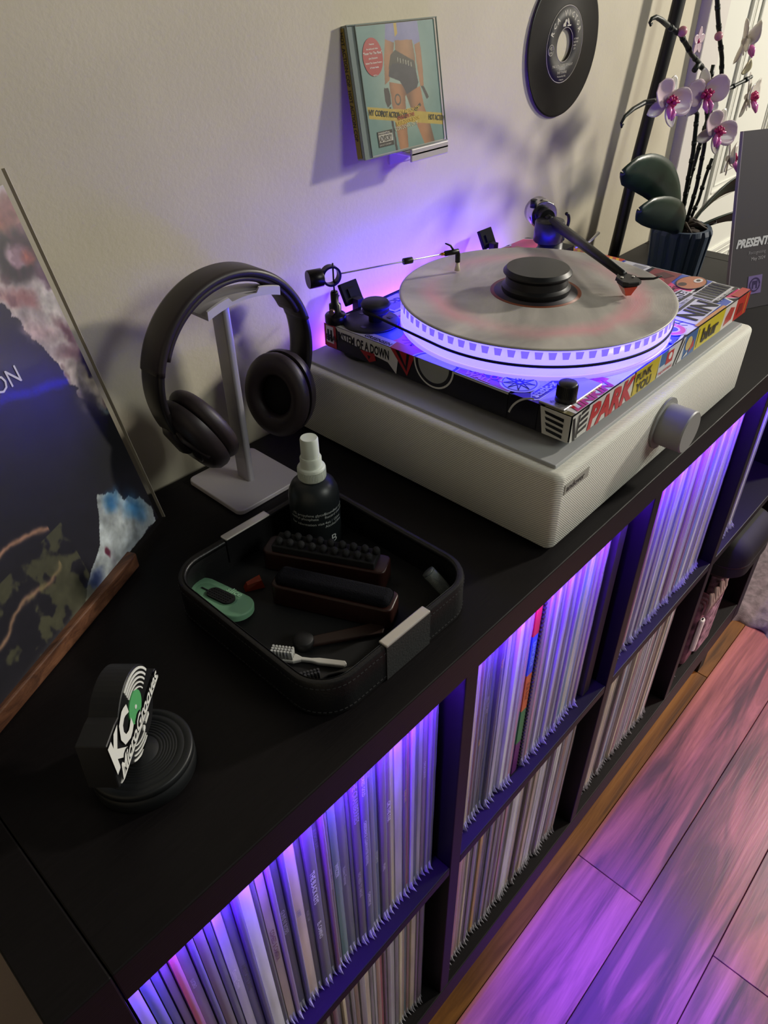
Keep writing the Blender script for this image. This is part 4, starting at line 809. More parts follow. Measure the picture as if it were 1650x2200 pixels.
MB().tube([el-ad_*0.017, el, el+Vector((0, 0, -0.004)), el+Vector((0.0003, 0, -0.0125))], 0.0030, 12).build('elbow', M_black, da)
MB().tube([el-ad_*0.006+Vector((0, 0, 0.002)), el-ad_*0.010+Vector((0, 0, 0.008)), el-ad_*0.017+Vector((0, 0, 0.0115))], [0.0014, 0.0012, 0.0008], 8).build('finger_hook', M_black, da)
MB().lathe([(0.0018, 0), (0.0034, -0.0105), (0, -0.0105)], (el.x+0.0003, el.y, el.z-0.0120), seg=14).build('bristles', mat('pale_bristle', '#cfc4b0', 0.8), da)
MB().tube([(BX+0.004, BY+0.006, 0.142), (BX+0.022, BY+0.016, 0.148)], 0.0008, 6).build('lift_pin', M_black, da)

# ------------------------------------------------------------------ headphone stand and headphones
hs_ = thing('headphone_stand', 'silver headphone stand with a square base and white cradle', 'headphone stand', (0.361, 0.330, 0.0))
bs = MB().rbox(0.3165, 0.4055, 0.2845, 0.3765, 0.0, 0.0055, 0.008, n=6, er=0.0012).build('base', mat('stand_base', '#c4bcbe', 0.5, 0.1), hs_)
o = MB().rbox(0.3580, 0.3665, 0.3200, 0.3420, 0.0055, 0.2055, 0.0030, n=4).build('post', M_alu, hs_); smooth_shade(o, 40)
MB().box(0.36655, 0.36675, 0.3225, 0.3395, 0.006, 0.205).build('edge_strip', mat('polished_strip', '#6e6a78', 0.12, 1.0), hs_)
mb = MB(); n = 24; cx0 = 0.3785; half = 0.0425; vs = []; prof = [(-0.0190, 0.0085), (-0.0172, 0.0092), (-0.0150, 0.0030), (0.0150, 0.0030), (0.0160, 0.0030), (0.0168, 0.0022), (0.0165, 0.0), (-0.0185, 0.0)]
for i in range(n+1):
    u = -1 + 2*i/n; x = cx0 + half*u; sag = -0.0075*u*u; low = 1.0 if abs(u) > 0.42 else 0.0 if abs(u) < 0.34 else (abs(u)-0.34)/0.08
    for (y, z) in prof: vs.append((x, 0.331+y, 0.2055 + sag + (z if z < 0.004 else 0.0035 + (z-0.0035)*low)))
m_ = len(prof); mb.add(vs, [(i*m_+k, i*m_+(k+1) % m_, (i+1)*m_+(k+1) % m_, (i+1)*m_+k) for i in range(n) for k in range(m_)] + [tuple(range(m_))[::-1], tuple(range(n*m_, (n+1)*m_))])
smooth_shade(mb.build('cradle', mat('cradle_white', '#b9b4bc', 0.45), hs_), 40)

M_hp = mat('headphone_brown_black', '#2b2426', 0.42); M_hpp = mat('headphone_leather', '#2a2123', 0.5, bump=0.1, bscale=700)
hp = thing('headphones', 'dark brown-black over-ear headphones hanging on the silver stand', 'headphones', (0.372, 0.331, 0.213))
hc = Vector((0.3675, 0.331, 0.138)); ra, rb = 0.0900, 0.0920
def band(a0, a1, n, oa=0.0, ob=0.0):
    return [(hc.x + (ra+oa)*math.cos(math.radians(a0+(a1-a0)*i/n)), hc.y, hc.z + (rb+ob)*math.sin(math.radians(a0+(a1-a0)*i/n))) for i in range(n+1)]
sect = lambda th_, w_: [(th_*x, w_*y) for x, y in ((-1, -0.75), (-0.6, -1), (0.6, -1), (1, -0.75), (1, 0.75), (0.6, 1), (-0.6, 1), (-1, 0.75))]
MB().sweep(band(15, 165, 48), sect(0.0042, 0.0165), (0, 1, 0)).build('headband', M_hp, hp)
MB().sweep(band(24, 156, 40, -0.0056, -0.0056), sect(0.0030, 0.0150), (0, 1, 0)).build('head_cushion', M_hpp, hp)
for sgn in (-1, 1):
    a0 = (163 if sgn < 0 else 17); a1 = (203 if sgn < 0 else -23)
    MB().sweep(band(a0, a1, 16, -0.0004, -0.0004), sect(0.0037, 0.0155), (0, 1, 0)).build('slider_arm', mat('slider_black', '#1b1719', 0.35), hp)
def cup(c, axis, upv, sgn):
    """axis = from the outer shell to the cushion"""
    A_ = Vector(axis).normalized(); U_ = Vector(upv); U_ = (U_ - A_*U_.dot(A_)).normalized()
    sh_ = MB().lathe([(0, -0.0165), (0.020, -0.0160), (0.030, -0.0135), (0.0355, -0.008), (0.0370, -0.001), (0.0365, 0.003), (0, 0.003)], c, A_, 48, xdir=U_, sx=1.26, sy=1.02).build('ear_cup', M_hp, hp); smooth_shade(sh_, 40)
    MB().lathe([(0.0, -0.0172), (0.019, -0.0166), (0.0205, -0.0155), (0.0, -0.0155)], c, A_, 40, xdir=U_, sx=1.26, sy=1.02).build('cup_plate', mat('cup_plate', '#221c22', 0.3), sh_)
    prof = [(0.0275 + 0.0098*math.cos(math.radians(t)), 0.0125 + 0.0095*math.sin(math.radians(t))) for t in range(0, 360, 20)]
    cu_ = MB().lathe(prof, c, A_, 48, xdir=U_, sx=1.25, sy=1.03, close=True).build('ear_cushion', M_hpp, hp)
    MB().lathe([(0, 0.0055), (0.022, 0.0055), (0.022, 0.0065), (0, 0.0065)], c, A_, 32, xdir=U_, sx=1.25, sy=1.03).build('speaker_mesh', mat('mesh_black', '#0a090a', 0.9), cu_)
    return sh_
lc = Vector((0.3080, 0.3240, 0.0880)); rc = Vector((0.4240, 0.3290, 0.0860))
cup(lc, (0.90, 0.05, 0.42), (-0.42, -0.15, 0.9), -1)
cup(rc, (-0.92, -0.32, 0.14), (0.12, 0.05, 1), 1)
for sgn, c in ((-1, lc), (1, rc)):
    e0 = Vector(band(203 if sgn < 0 else -23, 200, 1)[0])
    MB().tube([e0+Vector((0, 0, 0.004)), e0.lerp(c, 0.35)+Vector((sgn*0.010, 0, 0)), c+Vector((sgn*0.0155, 0.0, -0.012))], 0.004, 10, flat_=(0.0034, 0.0125, (1, 0, 0))).build('yoke', M_hp, hp)
    MB().tube([e0+Vector((0, -0.0135, 0.004)), e0.lerp(c, 0.35)+Vector((sgn*0.008, -0.020, 0)), c+Vector((sgn*0.008, -0.030, -0.010))], 0.0028, 8).build('yoke_arm', M_hp, hp)

# ------------------------------------------------------------------ valet tray
TX0, TX1, TY0, TY1, TH, TR = 0.1950, 0.3815, 0.0290, 0.2310, 0.038, 0.034
M_lea = mat('black_leather', '#0f0f11', 0.42, bump=0.25, bscale=500); M_fel = mat('tray_lining', '#0b0c0f', 0.7)
tr = thing('valet_tray', 'black stitched leather catch-all tray with silver clips, near the shelf edge', 'tray', (0.288, 0.130, 0.0))
def rr(x0, x1, y0, y1, r, n=10):
    return [(cx + r*math.cos(math.radians(a+90*i/n)), cy + r*math.sin(math.radians(a+90*i/n))) for cx, cy, a in ((x1-r,y1-r,0),(x0+r,y1-r,90),(x0+r,y0+r,180),(x1-r,y0+r,270)) for i in range(n+1)]
path = rr(TX0+0.0035, TX1-0.0035, TY0+0.0035, TY1-0.0035, TR-0.0035)
ccw = [(x, y, 0) for x, y in path]
sec = [(-0.0030, 0.0015), (0.0035, 0.0015), (0.0035, TH-0.003), (0.0025, TH-0.0008), (0.0, TH), (-0.0022, TH-0.0008), (-0.0030, TH-0.003)]
MB().sweep(ccw, sec, (0, 0, 1), closed=True, smooth=False).build('tray_wall', M_lea, tr)
for o in (tr.children[0],): smooth_shade(o, 40)
MB().sweep(ccw, [(-0.0042, TH-0.0045), (-0.0028, TH-0.0030), (-0.0014, TH+0.0004), (-0.0030, TH-0.0020)], (0, 0, 1), closed=True).build('rim_piping', M_lea, tr)
MB().rbox(TX0+0.003, TX1-0.003, TY0+0.003, TY1-0.003, 0.0, 0.0045, TR-0.003, n=10).build('tray_floor', M_fel, tr)
mb = MB(); tot = 0
def along(off, step):
    P2 = rr(TX0-off+0.0, TX1+off, TY0-off, TY1+off, TR, 16); P2 = P2 + [P2[0]]; out = []; acc = 0
    for a, b in zip(P2[:-1], P2[1:]):
        L_ = math.dist(a, b); t = acc
        while t < L_: out.append((a[0]+(b[0]-a[0])*t/L_, a[1]+(b[1]-a[1])*t/L_, math.atan2(b[1]-a[1], b[0]-a[0]))); t += step
        acc = t - L_
    return out
for x, y, a in along(0.0002, 0.0042):
    for zz in (TH-0.0062, 0.0050): mb.box(-0.0013, 0.0013, -0.0003, 0.0003, -0.0002, 0.0003, M=Matrix.Translation((x, y, zz)) @ Matrix.Rotation(a, 4, 'Z'))
o = mb.build('stitching', mat('dark_thread', '#2e2e30', 0.6), tr); o['kind'] = 'stuff'
for yc, fr_ in ((TY0, -1), (TY1, 1)):
    x0, x1 = (0.2620, 0.3140) if fr_ < 0 else (0.2585, 0.3100)
    yo = yc - 0.0011 if fr_ < 0 else yc + 0.0011; yi = yc + 0.0080*(-fr_)
    MB().box(x0, x1, min(yo, yo-fr_*0.0012), max(yo, yo-fr_*0.0012), 0.0008, TH-0.001).build('clip_strap', mat('grey_leather', '#2a2b2c', 0.6, bump=0.5, bscale=600), tr)
    o = MB().box(x0, x1, min(yo, yi), max(yo, yi), TH-0.0012, TH+0.0014).build('steel_clip', M_chrome, tr); bevel(o, 0.001, 2)
    MB().box(x0, x1, min(yi, yi-fr_*-0.0008), max(yi, yi-fr_*-0.0008), 0.012, TH).build('inner_flap', M_lea, tr)
ZT = 0.0046
# spray bottle
bo = thing('spray_bottle', 'dark grey spray bottle with a white pump cap standing in the tray', 'bottle', (0.3450, 0.1980, ZT))
o = MB().lathe([(0, 0), (0.0225, 0), (0.0240, 0.0015), (0.0240, 0.052), (0.0232, 0.058), (0.0205, 0.0645), (0.0160, 0.0690), (0.0115, 0.0710), (0.0095, 0.0720), (0, 0.0720)], (0.345, 0.198, ZT), seg=56).build('body', mat('smoky_bottle', '#1d2224', 0.38), bo)
o = MB().lathe([(0, 0), (0.0127, 0), (0.0129, 0.001), (0.0129, 0.0115), (0.0118, 0.0130), (0, 0.0130)], (0.345, 0.198, 0.0762), seg=48).build('collar', mat('cap_white', '#c8cfc4', 0.45), bo)
mb = MB()
for q in range(60):
    a = 2*math.pi*q/60; mb.box(-0.0002, 0.0004, -0.00035, 0.00035, 0.0775, 0.0865, M=Matrix.Translation((0.345+0.0129*math.cos(a), 0.198+0.0129*math.sin(a), 0)) @ Matrix.Rotation(a, 4, 'Z'))
oo = mb.build('grip_rib', mat('cap_white', '#c8cfc4'), o); oo['kind'] = 'stuff'
o = MB().lathe([(0, 0), (0.0100, 0), (0.0100, 0.0085), (0.0093, 0.0100), (0, 0.0100)], (0.345, 0.198, 0.0892), seg=40).build('pump_neck', mat('cap_white', '#c8cfc4'), bo); smooth_shade(o, 35)
o = MB().lathe([(0, 0), (0.0085, 0), (0.0083, 0.0180), (0.0075, 0.0195), (0, 0.0188)], (0.345, 0.198, 0.0990), seg=40).build('spray_head', mat('cap_white', '#c8cfc4'), bo); smooth_shade(o, 35)
def wraptext(s_, ang, z, size, m, par):
    def fr(s, t, d=0): a = math.radians(ang) + s/0.0242; return Vector((0.345+(0.02415+d)*math.cos(a), 0.198+(0.02415+d)*math.sin(a), z+t))
    return text(fr, s_, 0, 0, size, m, par, 'lettering', d=0.0002)
mt = flat('#b9c0be')
for k, s_ in enumerate(('...1% propylene glycol,', 'methyl phosphate')): wraptext(s_, 168, 0.047-0.0042*k, 0.0040, mt, bo)
wraptext('For information visit', 170, 0.0365, 0.0040, mt, bo)
for k, s_ in enumerate(('Boundless audio', 'Record cleaning')): wraptext(s_, 250, 0.047-0.0042*k, 0.0040, mt, bo)
for k, s_ in enumerate(('4oz / 120ml', 'Alcohol-free')): wraptext(s_, 250, 0.0365-0.0042*k, 0.0040, mt, bo)
wraptext('B', 262, 0.012, 0.0130, flat('#c8ccca'), bo)
# two brushes with wooden backs
M_mah = mat('mahogany', '#2a120e', 0.4, var=0.3, vscale=50, stretch=(1, 6, 6)); M_vel = mat('velvet_pad', '#0b0b12', 0.95, spec=0.2, bump=0.8, bscale=900, var=0.5, vscale=500)
def brush_frame(c, ang): return Matrix.Translation((c[0], c[1], ZT)) @ Matrix.Rotation(math.radians(ang), 4, 'Z')
aV = math.degrees(math.atan2(-0.907, 0.42))
vb = thing('velvet_record_brush', 'wooden record brush with a black velvet pad facing up', 'brush', (0.2885, 0.1145, ZT))
M1 = brush_frame((0.2885, 0.1145), aV)
o = MB().rbox(-0.0555, 0.0555, -0.0130, 0.0130, 0, 0.0225, 0.006, M=M1, er=0.002, n=5).build('wooden_back', M_mah, vb); smooth_shade(o, 40)
o = MB().rbox(-0.0525, 0.0525, -0.0105, 0.0105, 0.0215, 0.0300, 0.006, M=M1, er=0.0065, n=5).build('velvet_pad', M_vel, vb); smooth_shade(o)
br = thing('bristle_brush', 'wooden brush with rows of stubby black bristle tufts, behind the velvet one', 'brush', (0.3165, 0.1550, ZT))
M2 = brush_frame((0.3165, 0.1540), math.degrees(math.atan2(-0.893, 0.45)))
o = MB().rbox(-0.0590, 0.0590, -0.0130, 0.0130, 0, 0.0215, 0.006, M=M2, er=0.002, n=5).build('wooden_back', M_mah, br); smooth_shade(o, 40)
bevel(MB().box(-0.049, 0.049, -0.0105, 0.0105, 0.0210, 0.0285, M=M2).build('rubber_block', M_rubber, br), 0.001)
for i in range(9):
    for j in range(2):
        p = M2 @ Vector((-0.043+0.0107*i+0.004*j, -0.0050+0.0100*j, 0.0284)); MB().lathe([(0, 0), (0.0036, 0), (0.0034, 0.0040), (0.0022, 0.0058), (0, 0.0060)], p, seg=12).build('bristle_tuft', mat('tuft_black', '#1c1c1e', 0.8, bump=0.6, bscale=1200), br)
# green box cutter
gc = thing('safety_cutter', 'oval sage-green safety cutter with a black ribbed slider, leaning in the tray', 'cutter', (0.2205, 0.1900, ZT))
gM = Matrix.Translation((0.2220, 0.1945, ZT+0.0012)) @ Matrix.Rotation(math.radians(-79), 4, 'Z') @ Matrix.Rotation(math.radians(-8), 4, 'X')
o = MB().rbox(-0.0360, 0.0360, -0.0165, 0.0165, 0, 0.0075, 0.0160, M=gM, er=0.0018, n=12).build('body', mat('sage_green', '#6f9c7c', 0.5), gc); smooth_shade(o, 35)
MB().rbox(-0.0240, 0.0190, -0.0075, 0.0095, 0.0068, 0.0076, 0.0080, M=gM, n=8).build('recess', mat('sage_dark', '#5b8568', 0.5), gc)
o = MB().rbox(-0.0110, 0.0170, -0.0060, 0.0075, 0.0070, 0.0092, 0.0060, M=gM, n=8).build('slider', M_matte, gc)
mb = MB()
for i in range(9):
    for j in range(4): mb.box(-0.0085+0.0026*i, -0.0070+0.0026*i, -0.0040+0.0028*j, -0.0024+0.0028*j, 0.0092, 0.0097, M=gM)
k_ = mb.build('slider_rib', M_black, o); k_['kind'] = 'stuff'
MB().box(-0.0195, -0.0110, -0.0004, 0.0010, 0.0076, 0.0082, M=gM).build('slot', M_inkb, gc)
text(lambda s, t, d=0: gM @ Vector((s, t, 0.0076+d)), 'slice', 0.0005, 0.0095, 0.0095, mat('sage_emboss', '#a4d0ae', 0.45), gc, 'lettering', bold=0.02)
# toothbrush
tb = thing('cleaning_toothbrush', 'small white toothbrush with short bristles lying near the tray corner', 'toothbrush', (0.226, 0.085, ZT))
ta_, tb_ = Vector((0.2130, 0.1120, 0)), Vector((0.2480, 0.0590, 0)); tang = math.atan2(tb_.y-ta_.y, tb_.x-ta_.x); TM = Matrix.Translation((ta_.x, ta_.y, ZT+0.0002)) @ Matrix.Rotation(tang, 4, 'Z'); TL = (tb_-ta_).length
mb = MB(); outl = [(0, -0.0032), (0.002, -0.0045), (0.020, -0.0045), (0.026, -0.0018), (0.034, -0.0018), (0.040, -0.0030), (TL-0.002, -0.0030), (TL, 0), (TL-0.002, 0.0030), (0.040, 0.0030), (0.034, 0.0018), (0.026, 0.0018), (0.020, 0.0045), (0.002, 0.0045), (0, 0.0032)]
mb.poly(lambda s, t, d=0: TM @ Vector((s, t, d)), outl, 0, 0.0034); o = mb.build('handle', mat('bone_white', '#c9c7c0', 0.4), tb); bevel(o, 0.001, 2)
for i in range(7):
    for j in range(3):
        MB().cyl(TM @ Vector((0.0025+0.0027*i, -0.0026+0.0026*j, 0.0033)), 0.0010, 0.0085, seg=7).build('bristle_tuft', mat('translucent_bristle', '#b8b8b4', 0.5), tb)
db = thing('black_toothbrush', 'small black brush lying against the tray corner', 'toothbrush', (0.235, 0.062, ZT))
a0 = Vector((0.2080, 0.0760, 0)); b0 = Vector((0.2620, 0.0440, 0)); DM = Matrix.Translation((a0.x, a0.y, ZT+0.0002)) @ Matrix.Rotation(math.atan2(b0.y-a0.y, b0.x-a0.x), 4, 'Z')
mb = MB(); mb.poly(lambda s, t, d=0: DM @ Vector((s, t, d)), [(p[0], p[1]*0.85) for p in outl], 0, 0.0032); bevel(mb.build('handle', mat('charcoal_plastic', '#1c1c1e', 0.35), db), 0.001, 2)
for i in range(7):
    for j in range(2): MB().cyl(DM @ Vector((0.0025+0.0027*i, -0.0018+0.0030*j, 0.0031)), 0.0010, 0.0075, seg=7).build('bristle_tuft', mat('dark_bristle', '#3a3a3e', 0.5), db)
# stylus brush (black cap + dark wood handle)
sb = thing('stylus_brush', 'dark wooden stylus brush with a round black cap', 'brush', (0.262, 0.088, ZT))
p0 = Vector((0.2400, 0.1020, ZT)); p1 = Vector((0.2980, 0.0640, ZT)); SMx = Matrix.Translation(p0) @ Matrix.Rotation(math.atan2(p1.y-p0.y, p1.x-p0.x), 4, 'Z')
MB().lathe([(0, 0), (0.0085, 0), (0.0088, 0.001), (0.0088, 0.0075), (0.0078, 0.0088), (0, 0.0088)], p0, seg=32).build('cap', M_matte, sb)
mb = MB(); mb.poly(lambda s, t, d=0: SMx @ Vector((s, t, d)), [(0.006, -0.0050), (0.066, -0.0068), (0.070, 0), (0.066, 0.0068), (0.006, 0.0050)], 0.0004, 0.0040)
bevel(mb.build('handle', mat('smoked_wood', '#33221e', 0.45), sb), 0.001, 2)
# amber cartridge guard and glass vial
o = MB(); gq = Matrix.Translation((0.2570, 0.1880, ZT)) @ Matrix.Rotation(math.radians(-25), 4, 'Z')
o.add([gq @ Vector(p) for p in ((-.009,-.004,0),(.009,-.005,0),(.009,.005,0),(-.009,.004,0),(-.006,-.0025,.006),(.007,-.004,.009),(.007,.004,.009),(-.006,.0025,.006))], [(3,2,1,0),(4,5,6,7),(0,1,5,4),(1,2,6,5),(2,3,7,6),(3,0,4,7)])
tag(o.build('stylus_guard', mat('amber_guard', '#8a2c12', 0.2, coat=0.5), loc=(0.257, 0.188, ZT)), 'tiny amber plastic stylus guard beside the velvet brush', 'guard')
va = thing('glass_vial', 'small clear glass vial leaning on the tray wall', 'vial', (0.3640, 0.0640, ZT))
vdir = Vector((-0.18, 0.55, 0.55)).normalized(); vp = Vector((0.3640, 0.0500, ZT+0.0055))
o = MB().lathe([(0.0052, 0), (0.0062, 0.001), (0.0062, 0.024), (0.0056, 0.024), (0.0056, 0.0015), (0, 0.0015)], vp, vdir, 28).build('tube', mat('vial_glass', '#9aa4a4', 0.08, alpha=0.35, spec=0.9), va)
MB().lathe([(0, 0.0242), (0.0060, 0.0242), (0.0060, 0.0262), (0, 0.0262)], vp, vdir, 28).build('lid', mat('vial_lid', '#5a6062', 0.3), va)

# ------------------------------------------------------------------ logo weight: round grooved base with a tilted logo plate
lg = thing('logo_display_puck', 'black round desk ornament with a white and green record logo plate', 'ornament', (0.0885, 0.1030, 0.0))
gp = [(0, 0), (0.0350, 0), (0.0362, 0.001), (0.0362, 0.0125), (0.0355, 0.0130), (0.0355, 0.0138), (0.0362, 0.0143), (0.0362, 0.0188), (0.0350, 0.0200), (0.0310, 0.0200), (0.0305, 0.0194), (0.0300, 0.0200)]
for r_ in (0.0255, 0.0235, 0.0215, 0.0195, 0.0175, 0.0155, 0.0130): gp += [(r_+0.0003, 0.0200), (r_, 0.0195), (r_-0.0003, 0.0200)]
gp += [(0, 0.0200)]
MB().lathe(gp, (0.0885, 0.1030, 0), seg=96).build('grooved_base', mat('puck_black', '#16181a', 0.45), lg)
K_ = 0.977; FG = frame((0.0656, 0.0795, 0.0400), (0.743, 0.669, 0), (0, 0, 1)); GS = lambda L_: [(a*K_, b*K_) for a, b in L_]
cc, cR = (0.042, 0.0105), 0.0340
out_ = [(-0.0075, -0.0025), (0.0030, -0.0050)] + [(cc[0]+cR*math.cos(math.radians(a)), max(cc[1]+cR*math.sin(math.radians(a)), -0.0200)) for a in range(205, 360, 8)] + [(0.0865, -0.0030), (0.0870, 0.0055), (0.0790, 0.0080)] + [(cc[0]+cR*math.cos(math.radians(a)), cc[1]+cR*math.sin(math.radians(a))) for a in range(5, 136, 7)] + [(0.0130, 0.0375), (-0.0040, 0.0375)]
mb = MB(); mb.poly(FG, GS(out_), -0.0200, 0.0); bevel(mb.build('logo_plate', mat('plate_black', '#121214', 0.5), lg), 0.0006, 1)
mb = MB()
for r0, r1 in ((0.0325, 0.0308), (0.0290, 0.0274), (0.0256, 0.0242), (0.0222, 0.0210), (0.0188, 0.0178)):
    mb.poly(FG, GS(arcband(cc[0], cc[1], r1, r0, 20, 103, 22)), 0, 0.0007)
for r0, r1 in ((0.0325, 0.0312), (0.0290, 0.0280), (0.0256, 0.0248), (0.0222, 0.0215)):
    P2 = [(a, max(b, -0.0195)) for a, b in arcband(cc[0], cc[1], r1, r0, 222, 275, 16)]; mb.poly(FG, GS(P2), 0, 0.0007)
tag(mb.build('groove_line', M_ink, lg), kind='stuff')
mb = MB(); mb.poly(FG, GS(circ(0.0420, 0.0180, 0.0118, 32)), 0, 0.0008); mb.build('green_label', mat('logo_green', '#56a868', 0.5), lg)
mb = MB(); mb.poly(FG, GS(circ(0.0420, 0.0180, 0.0016, 14)), 0.0008, 0.0011); mb.build('label_hole', M_ink, lg)
text(FG, 'KC', -0.0060*K_, 0.0120*K_, 0.0330, M_ink, lg, 'lettering', bold=0.06, d=0.0013, sx=0.80)
text(FG, 'MicroGrooves', -0.0030*K_, 0.0012*K_, 0.0142, M_inkb, lg, 'lettering_shadow', bold=0.10, d=0.0015, shear=0.35, sx=0.98)
text(FG, 'MicroGrooves', -0.0030*K_, 0.0012*K_, 0.0142, M_ink, lg, 'lettering', bold=0.025, d=0.0019, shear=0.35, sx=0.98)
mb = MB(); mb.poly(FG, GS([(-0.0045, -0.0015), (0.0860, -0.0010), (0.0850, -0.0022), (0.0, -0.0032)]), 0, 0.0010); mb.poly(FG, GS([(0.0480, -0.0060), (0.0560, -0.0055), (0.0555, -0.0080), (0.0475, -0.0085)]), 0, 0.001); mb.poly(FG, GS(circ(0.0435, -0.0080, 0.0022, 12)), 0, 0.001)
mb.build('underline', M_ink, lg)

# ------------------------------------------------------------------ leaning LP in its film sleeve and walnut bar
al2 = math.radians(28); LPB = Vector((0.2575, 0.3325, 0.0100)); LE = Vector((math.cos(al2), math.sin(al2), 0)); LN = Vector((-0.0917, 0.1726, 0.9807)).normalized()
LW, LHt = 0.328, 0.330
FLP = frame(LPB, LE, LN)
lp = thing('displayed_record', 'large picture record sleeve in clear film leaning on the wall at left', 'record', tuple(LPB - LE*0.16))
mb = MB(); mb.add([FLP(s, t, d) for d in (-0.0045, 0) for s, t in ((-0.323, 0.004), (-0.007, 0.004), (-0.007, 0.320), (-0.323, 0.320))], [(3,2,1,0),(4,5,6,7),(0,1,5,4),(1,2,6,5),(2,3,7,6),(3,0,4,7)])
mb.build('jacket', mat('jacket_edge', '#b9b2a6', 0.6), lp)
def lp_art(S_, T_):
    S0 = S_ - 0.323 + 0.0; X = S_*1.0; n1 = vnoise(S_*22, T_*22, 3, 5)-0.5; n2 = vnoise(S_*70+5, T_*70, 5, 4)-0.5; n3 = vnoise(S_*9, T_*9, 9, 3)-0.5
    s = (S_ - 0.323 + 0.0) + 0.0 + n1*0.022 + n2*0.012; t = T_ + n3*0.014 + n2*0.014
    img = np.zeros(S_.shape+(3,)) + hx('#1c1a24')
    def blend(mask, c): nonlocal img; img = img*(1-mask[..., None]) + hx(c)*mask[..., None]
    sm = lambda a, b, v: np.clip((v-a)/(b-a), 0, 1)**2*(3-2*np.clip((v-a)/(b-a), 0, 1))
    def blob(cx, cy, rx, ry, c, soft=0.5, rot=0):
        cr, sr = math.cos(rot), math.sin(rot); dx, dy = s-cx, t-cy; u = (dx*cr+dy*sr)/rx; v = (-dx*sr+dy*cr)/ry
        blend(1-sm(1-soft, 1+soft*0.3, np.sqrt(u*u+v*v)), c)
    # pale head running down from the top to a point
    poly1 = [(-0.0, 0.34), (-0.09, 0.34), (-0.085, 0.26), (-0.060, 0.235), (-0.052, 0.210), (-0.040, 0.190), (-0.035, 0.165), (-0.024, 0.135), (-0.012, 0.120), (-0.004, 0.125), (-0.007, 0.17), (0.02, 0.2), (0.02, 0.34)]
    m = inpoly(s, t, poly1).astype(float); blend(m, '#b3a6a2')
    blob(-0.030, 0.315, 0.03, 0.014, '#b5aeb4', 0.6); blob(-0.035, 0.292, 0.045, 0.014, '#9a5c48', 0.9); blob(-0.012, 0.296, 0.02, 0.012, '#8d6360', 0.9)
    blob(-0.022, 0.266, 0.031, 0.022, '#2f2a29', 0.45, 0.3); blob(-0.020, 0.268, 0.013, 0.010, '#b59aa4', 0.5); blob(-0.011, 0.264, 0.008, 0.009, '#a85f4e', 0.8)
    blob(-0.040, 0.236, 0.035, 0.010, '#8f6461', 0.9, -0.5); blob(-0.004, 0.246, 0.012, 0.014, '#5a4656', 0.9); blob(-0.018, 0.225, 0.016, 0.018, '#c4bdb4', 0.7); blob(-0.040, 0.208, 0.022, 0.010, '#b59c9a', 0.8, -0.5)
    blob(-0.015, 0.196, 0.006, 0.022, '#5c3a3c', 0.9, 0.3); blob(-0.018, 0.178, 0.022, 0.008, '#7c5c60', 0.9, -0.5); blob(0.002, 0.196, 0.008, 0.02, '#2e2a4a', 0.8); blob(-0.010, 0.155, 0.010, 0.02, '#a89c8c', 0.9, 0.4)
    blend((sm(0.05, 0.2, n2)*m)*0.5, '#4a3038')
    blob(-0.002, 0.165, 0.012, 0.016, '#14141c', 0.4); blob(-0.022, 0.135, 0.010, 0.022, '#57505e', 1.0, 0.5); blob(-0.010, 0.118, 0.006, 0.012, '#5f6b74', 0.9, 0.4)
    # dark body
    blob(-0.10, 0.115, 0.085, 0.075, '#1a1926', 0.5); blob(-0.03, 0.09, 0.05, 0.03, '#14141a', 0.6)
    # lower right: pale shape with blue
    poly2 = [(-0.066, 0.066), (-0.050, 0.062), (-0.015, 0.032), (-0.012, 0.0), (-0.12, -0.01), (-0.128, 0.005), (-0.108, 0.022), (-0.090, 0.032), (-0.078, 0.048)]
    m2 = inpoly(s, t, poly2).astype(float); blend(m2, '#aab2b4'); blob(-0.052, 0.052, 0.016, 0.013, '#2f6a9a', 0.9); blob(-0.030, 0.028, 0.016, 0.022, '#3d76a6', 0.9); blob(-0.083, 0.020, 0.004, 0.008, '#5e2438', 0.5); blob(-0.112, 0.008, 0.014, 0.009, '#2c3a66', 0.9)
    blend(m2*sm(0.12, 0.25, n1)*0.5, '#6a5c78')
    # branches and leaves at lower left
    br_ = np.exp(-((T_-0.078-0.018*np.sin((S_-0.323)*26)+n1*0.02)/0.0022)**2)*((S_-0.323) < -0.128); blend(br_*0.9, '#a87f68')
    br2 = np.exp(-((T_-0.048-0.25*((S_-0.323)+0.16)+n1*0.03)/0.0022)**2)*((S_-0.323) < -0.135)*(S_ > 0.03); blend(br2*0.9, '#9a7a62')
    lf = sm(0.04, 0.14, n1+n2*0.8)*((S_-0.323) < -0.115)*(T_ < 0.075); blend(lf*0.55, '#6a6a44')
    g_ = vnoise(S_*160, T_*160, 21, 3)-0.5; lum = img.mean(-1); img = img*(1 + (0.55*n2 + 0.45*g_)[..., None]*(0.3+lum[..., None]))
    return img
print_grid('cover_print', lambda s, t, d=0: FLP(s-0.323, t+0.0045, d), 0.3155, 0.315, 330, 330, lp_art, vmat('glossy_print', 0.4, 0.0), lp, d=0.0006)
text(FLP, 'MARILYN MANSON', -0.0795, 0.1925, 0.0190, flat('#c9c6d0'), lp, 'lettering', align='RIGHT', d=0.0012, rot=math.radians(-1))
fm = bpy.data.materials.new('sleeve_film'); fm.use_nodes = True; q_ = fm.node_tree.nodes['Principled BSDF']; q_.inputs['Base Color'].default_value = (0.05, 0.05, 0.05, 1); q_.inputs['Roughness'].default_value = 0.10; q_.inputs['Alpha'].default_value = 0.10; q_.inputs['Specular IOR Level'].default_value = 0.9
mb = MB(); nn = 26; vs = [FLP(-0.329+0.329*i/nn, 0.0+LHt*j/nn, 0.0022 + 0.0012*noise.noise(Vector((i*0.35, j*0.35, 2)))) for j in range(nn+1) for i in range(nn+1)]
